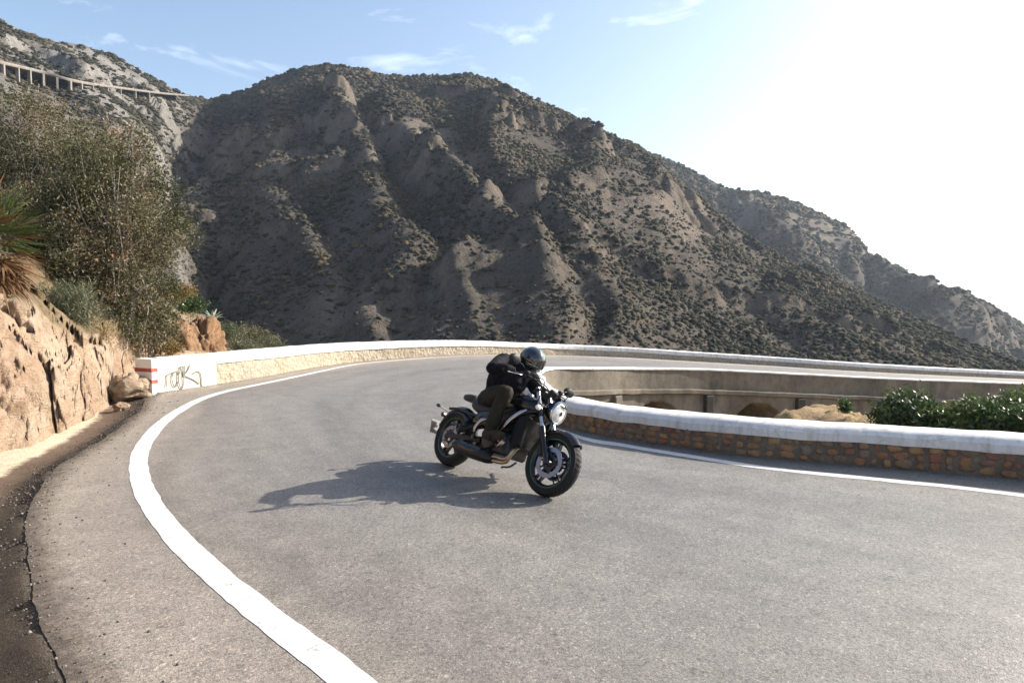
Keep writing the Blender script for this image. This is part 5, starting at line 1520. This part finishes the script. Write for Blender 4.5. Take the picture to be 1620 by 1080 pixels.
# gloves: palm, four curled fingers, thumb
for s_ in (-1, 1):
    g, ax = gr[s_], ga[s_] * 1.0
    u = np.array([-1.0, 0, .25]); u -= ax * (u @ ax); u /= np.linalg.norm(u)      # towards the wrist
    w = np.cross(ax, u); w = w if w[2] > 0 else -w                                   # up
    def ring(ang, r_, off): return g + ax * off + (u * math.cos(ang) + w * math.sin(ang)) * r_
    prt = [([wrist[s_] + [-.03, 0, .0], wrist[s_], ring(R(35), .045, 0)], [.042, .036, .03], 0),
           ([ring(R(50), .036, -.036), ring(R(55), .040, 0), ring(R(50), .036, .036)], [.019, .022, .019], 0)]
    for k, (off, ln) in enumerate(((-.036, .92), (-.013, 1.0), (.011, .97), (.034, .85))):
        st = 60
        prt.append(([ring(R(st), .038, off), ring(R(st + 55 * ln), .040, off), ring(R(st + 115 * ln), .035, off), ring(R(st + 175 * ln), .031, off), ring(R(st + 215 * ln), .029, off)], [.0125, .012, .0115, .0105, .0095], 0))
    prt.append(([ring(R(30), .040, -.045), ring(R(-20), .036, -.052), ring(R(-75), .031, -.040), ring(R(-105), .030, -.028)], [.0145, .013, .012, .010], 0))
    blob(prt, .0048, 2, 'glove', (LE,), .0015)
# helmet, head turned into the bend
HP = Matrix.Translation((.01, .035, 1.335)) @ Euler((R(9), R(16), R(14))).to_matrix().to_4x4()
def helm_r(th, ph):
    """th azimuth from front, ph elevation -> radius"""
    x, y, z = math.cos(ph) * math.cos(th), math.cos(ph) * math.sin(th), math.sin(ph)
    r_ = 1 / math.sqrt((x / .150) ** 2 + (y / .122) ** 2 + (z / .132) ** 2)
    ch = max(0, x) ** 2 * math.exp(-((z + .52) / .28) ** 2)
    return r_ * (1 + .20 * ch)
def helm_patch(th0, th1, ph0, ph1, lift, n=20, m=14):
    V = []
    for i in range(n):
        for j in range(m):
            th = th0 + (th1 - th0) * i / (n - 1); ph = ph0 + (ph1 - ph0) * j / (m - 1)
            q = helm_r(th, ph) + lift
            V.append((q * math.cos(ph) * math.cos(th), q * math.cos(ph) * math.sin(th), q * math.sin(ph)))
    return V, [tuple(f) for f in grid_faces(n, m)]
HB = NT('helmet_shell')
ob_ = HB.pos('obj'); sp = HB.n('ShaderNodeSeparateXYZ'); HB.l(ob_, sp.inputs[0])
HB.color(HB.ramp(HB.noise(ob_, 16, 3), [(.35, (.006, .010, .014)), (.60, (.010, .022, .026)), (.66, (.02, .06, .06))])); HB = HB.set(Roughness=.12, Coat_Weight=1.0)
mb = MB(); mb.add(*helm_patch(-math.pi, math.pi, R(-58), R(90), 0, 48, 30)); mb.xf(HP); hel = mb.build('helmet', HB, rider, autos=80)
mb = MB(); mb.add(*helm_patch(-math.pi, math.pi, R(-60), R(-54), .004, 48, 3)); mb.xf(HP); mb.build('neck_rim', RUB, hel)
VIS = NT('dark_visor'); VIS.color((.004, .004, .005)); VIS = VIS.set(Roughness=.04, Coat_Weight=1.0, Specular_IOR_Level=.8)
mb = MB(); mb.add(*helm_patch(R(-78), R(78), R(-16), R(30), .006, 30, 12)); mb.xf(HP); mb.build('visor', VIS, hel, autos=80)
SIL = simple('visor_trim', (.5, .5, .48), .3, .7)
mb = MB()
for a, b in ((-17.5, -15.5),): mb.add(*helm_patch(R(-78), R(-20), R(a), R(b), .009, 16, 3))
mb.xf(HP); mb.build('visor_trim', SIL, hel)
HG = simple('helmet_green', (.015, .30, .19), .15, coat=1.0, var=.4, scale=25)
mb = MB(); mb.add(*helm_patch(R(-2), R(66), R(33), R(80), .003, 14, 10)); mb.add(*helm_patch(R(60), R(125), R(8), R(60), .003, 14, 10)); mb.xf(HP); mb.build('green_graphic', HG, hel, autos=80)
mb = MB(); mb.add(*helm_patch(R(-22), R(-6), R(40), R(72), .003, 6, 8)); mb.xf(HP); mb.build('pale_graphic', simple('helmet_silver', (.25, .30, .36), .15, coat=1.0), hel, autos=80)
for sd in (-1, 1):
    mb = MB(); mb.lathe([(0, .012), (.018, .010), (.024, 0)], 16, 'y'); mb.xf(HP @ Matrix.Translation((.03, sd * .118, .015)) @ Matrix.Rotation(0 if sd > 0 else math.pi, 4, 'X')); mb.build('visor_pivot', MK, hel)
mb = MB(); mb.tube(cr([(.148, -.05, -.082), (.166, -.02, -.066), (.166, .02, -.066), (.148, .05, -.082)], 9), .006, 6); mb.xf(HP); mb.build('chin_vent', SIL, hel)
# ------------------------------------------------------------------ air: thin even haze round the whole place
hk = bpy.data.materials.new('haze_air'); hk.use_nodes = True
hk.node_tree.nodes.clear()
ho = hk.node_tree.nodes.new('ShaderNodeOutputMaterial'); hv = hk.node_tree.nodes.new('ShaderNodeVolumePrincipled')
hv.inputs['Color'].default_value = (.72, .84, 1.0, 1)
hv.inputs['Density'].default_value = .00018
hv.inputs['Anisotropy'].default_value = .3
hk.node_tree.links.new(hv.outputs[0], ho.inputs['Volume'])
mb = MB(); mb.box((0, 25000, 45), (121000, 91000, 264)); hz = mb.build('haze', hk, smooth=False)
tag(hz, 'thin pale sea haze in the air over the valley', 'haze', kind='stuff')
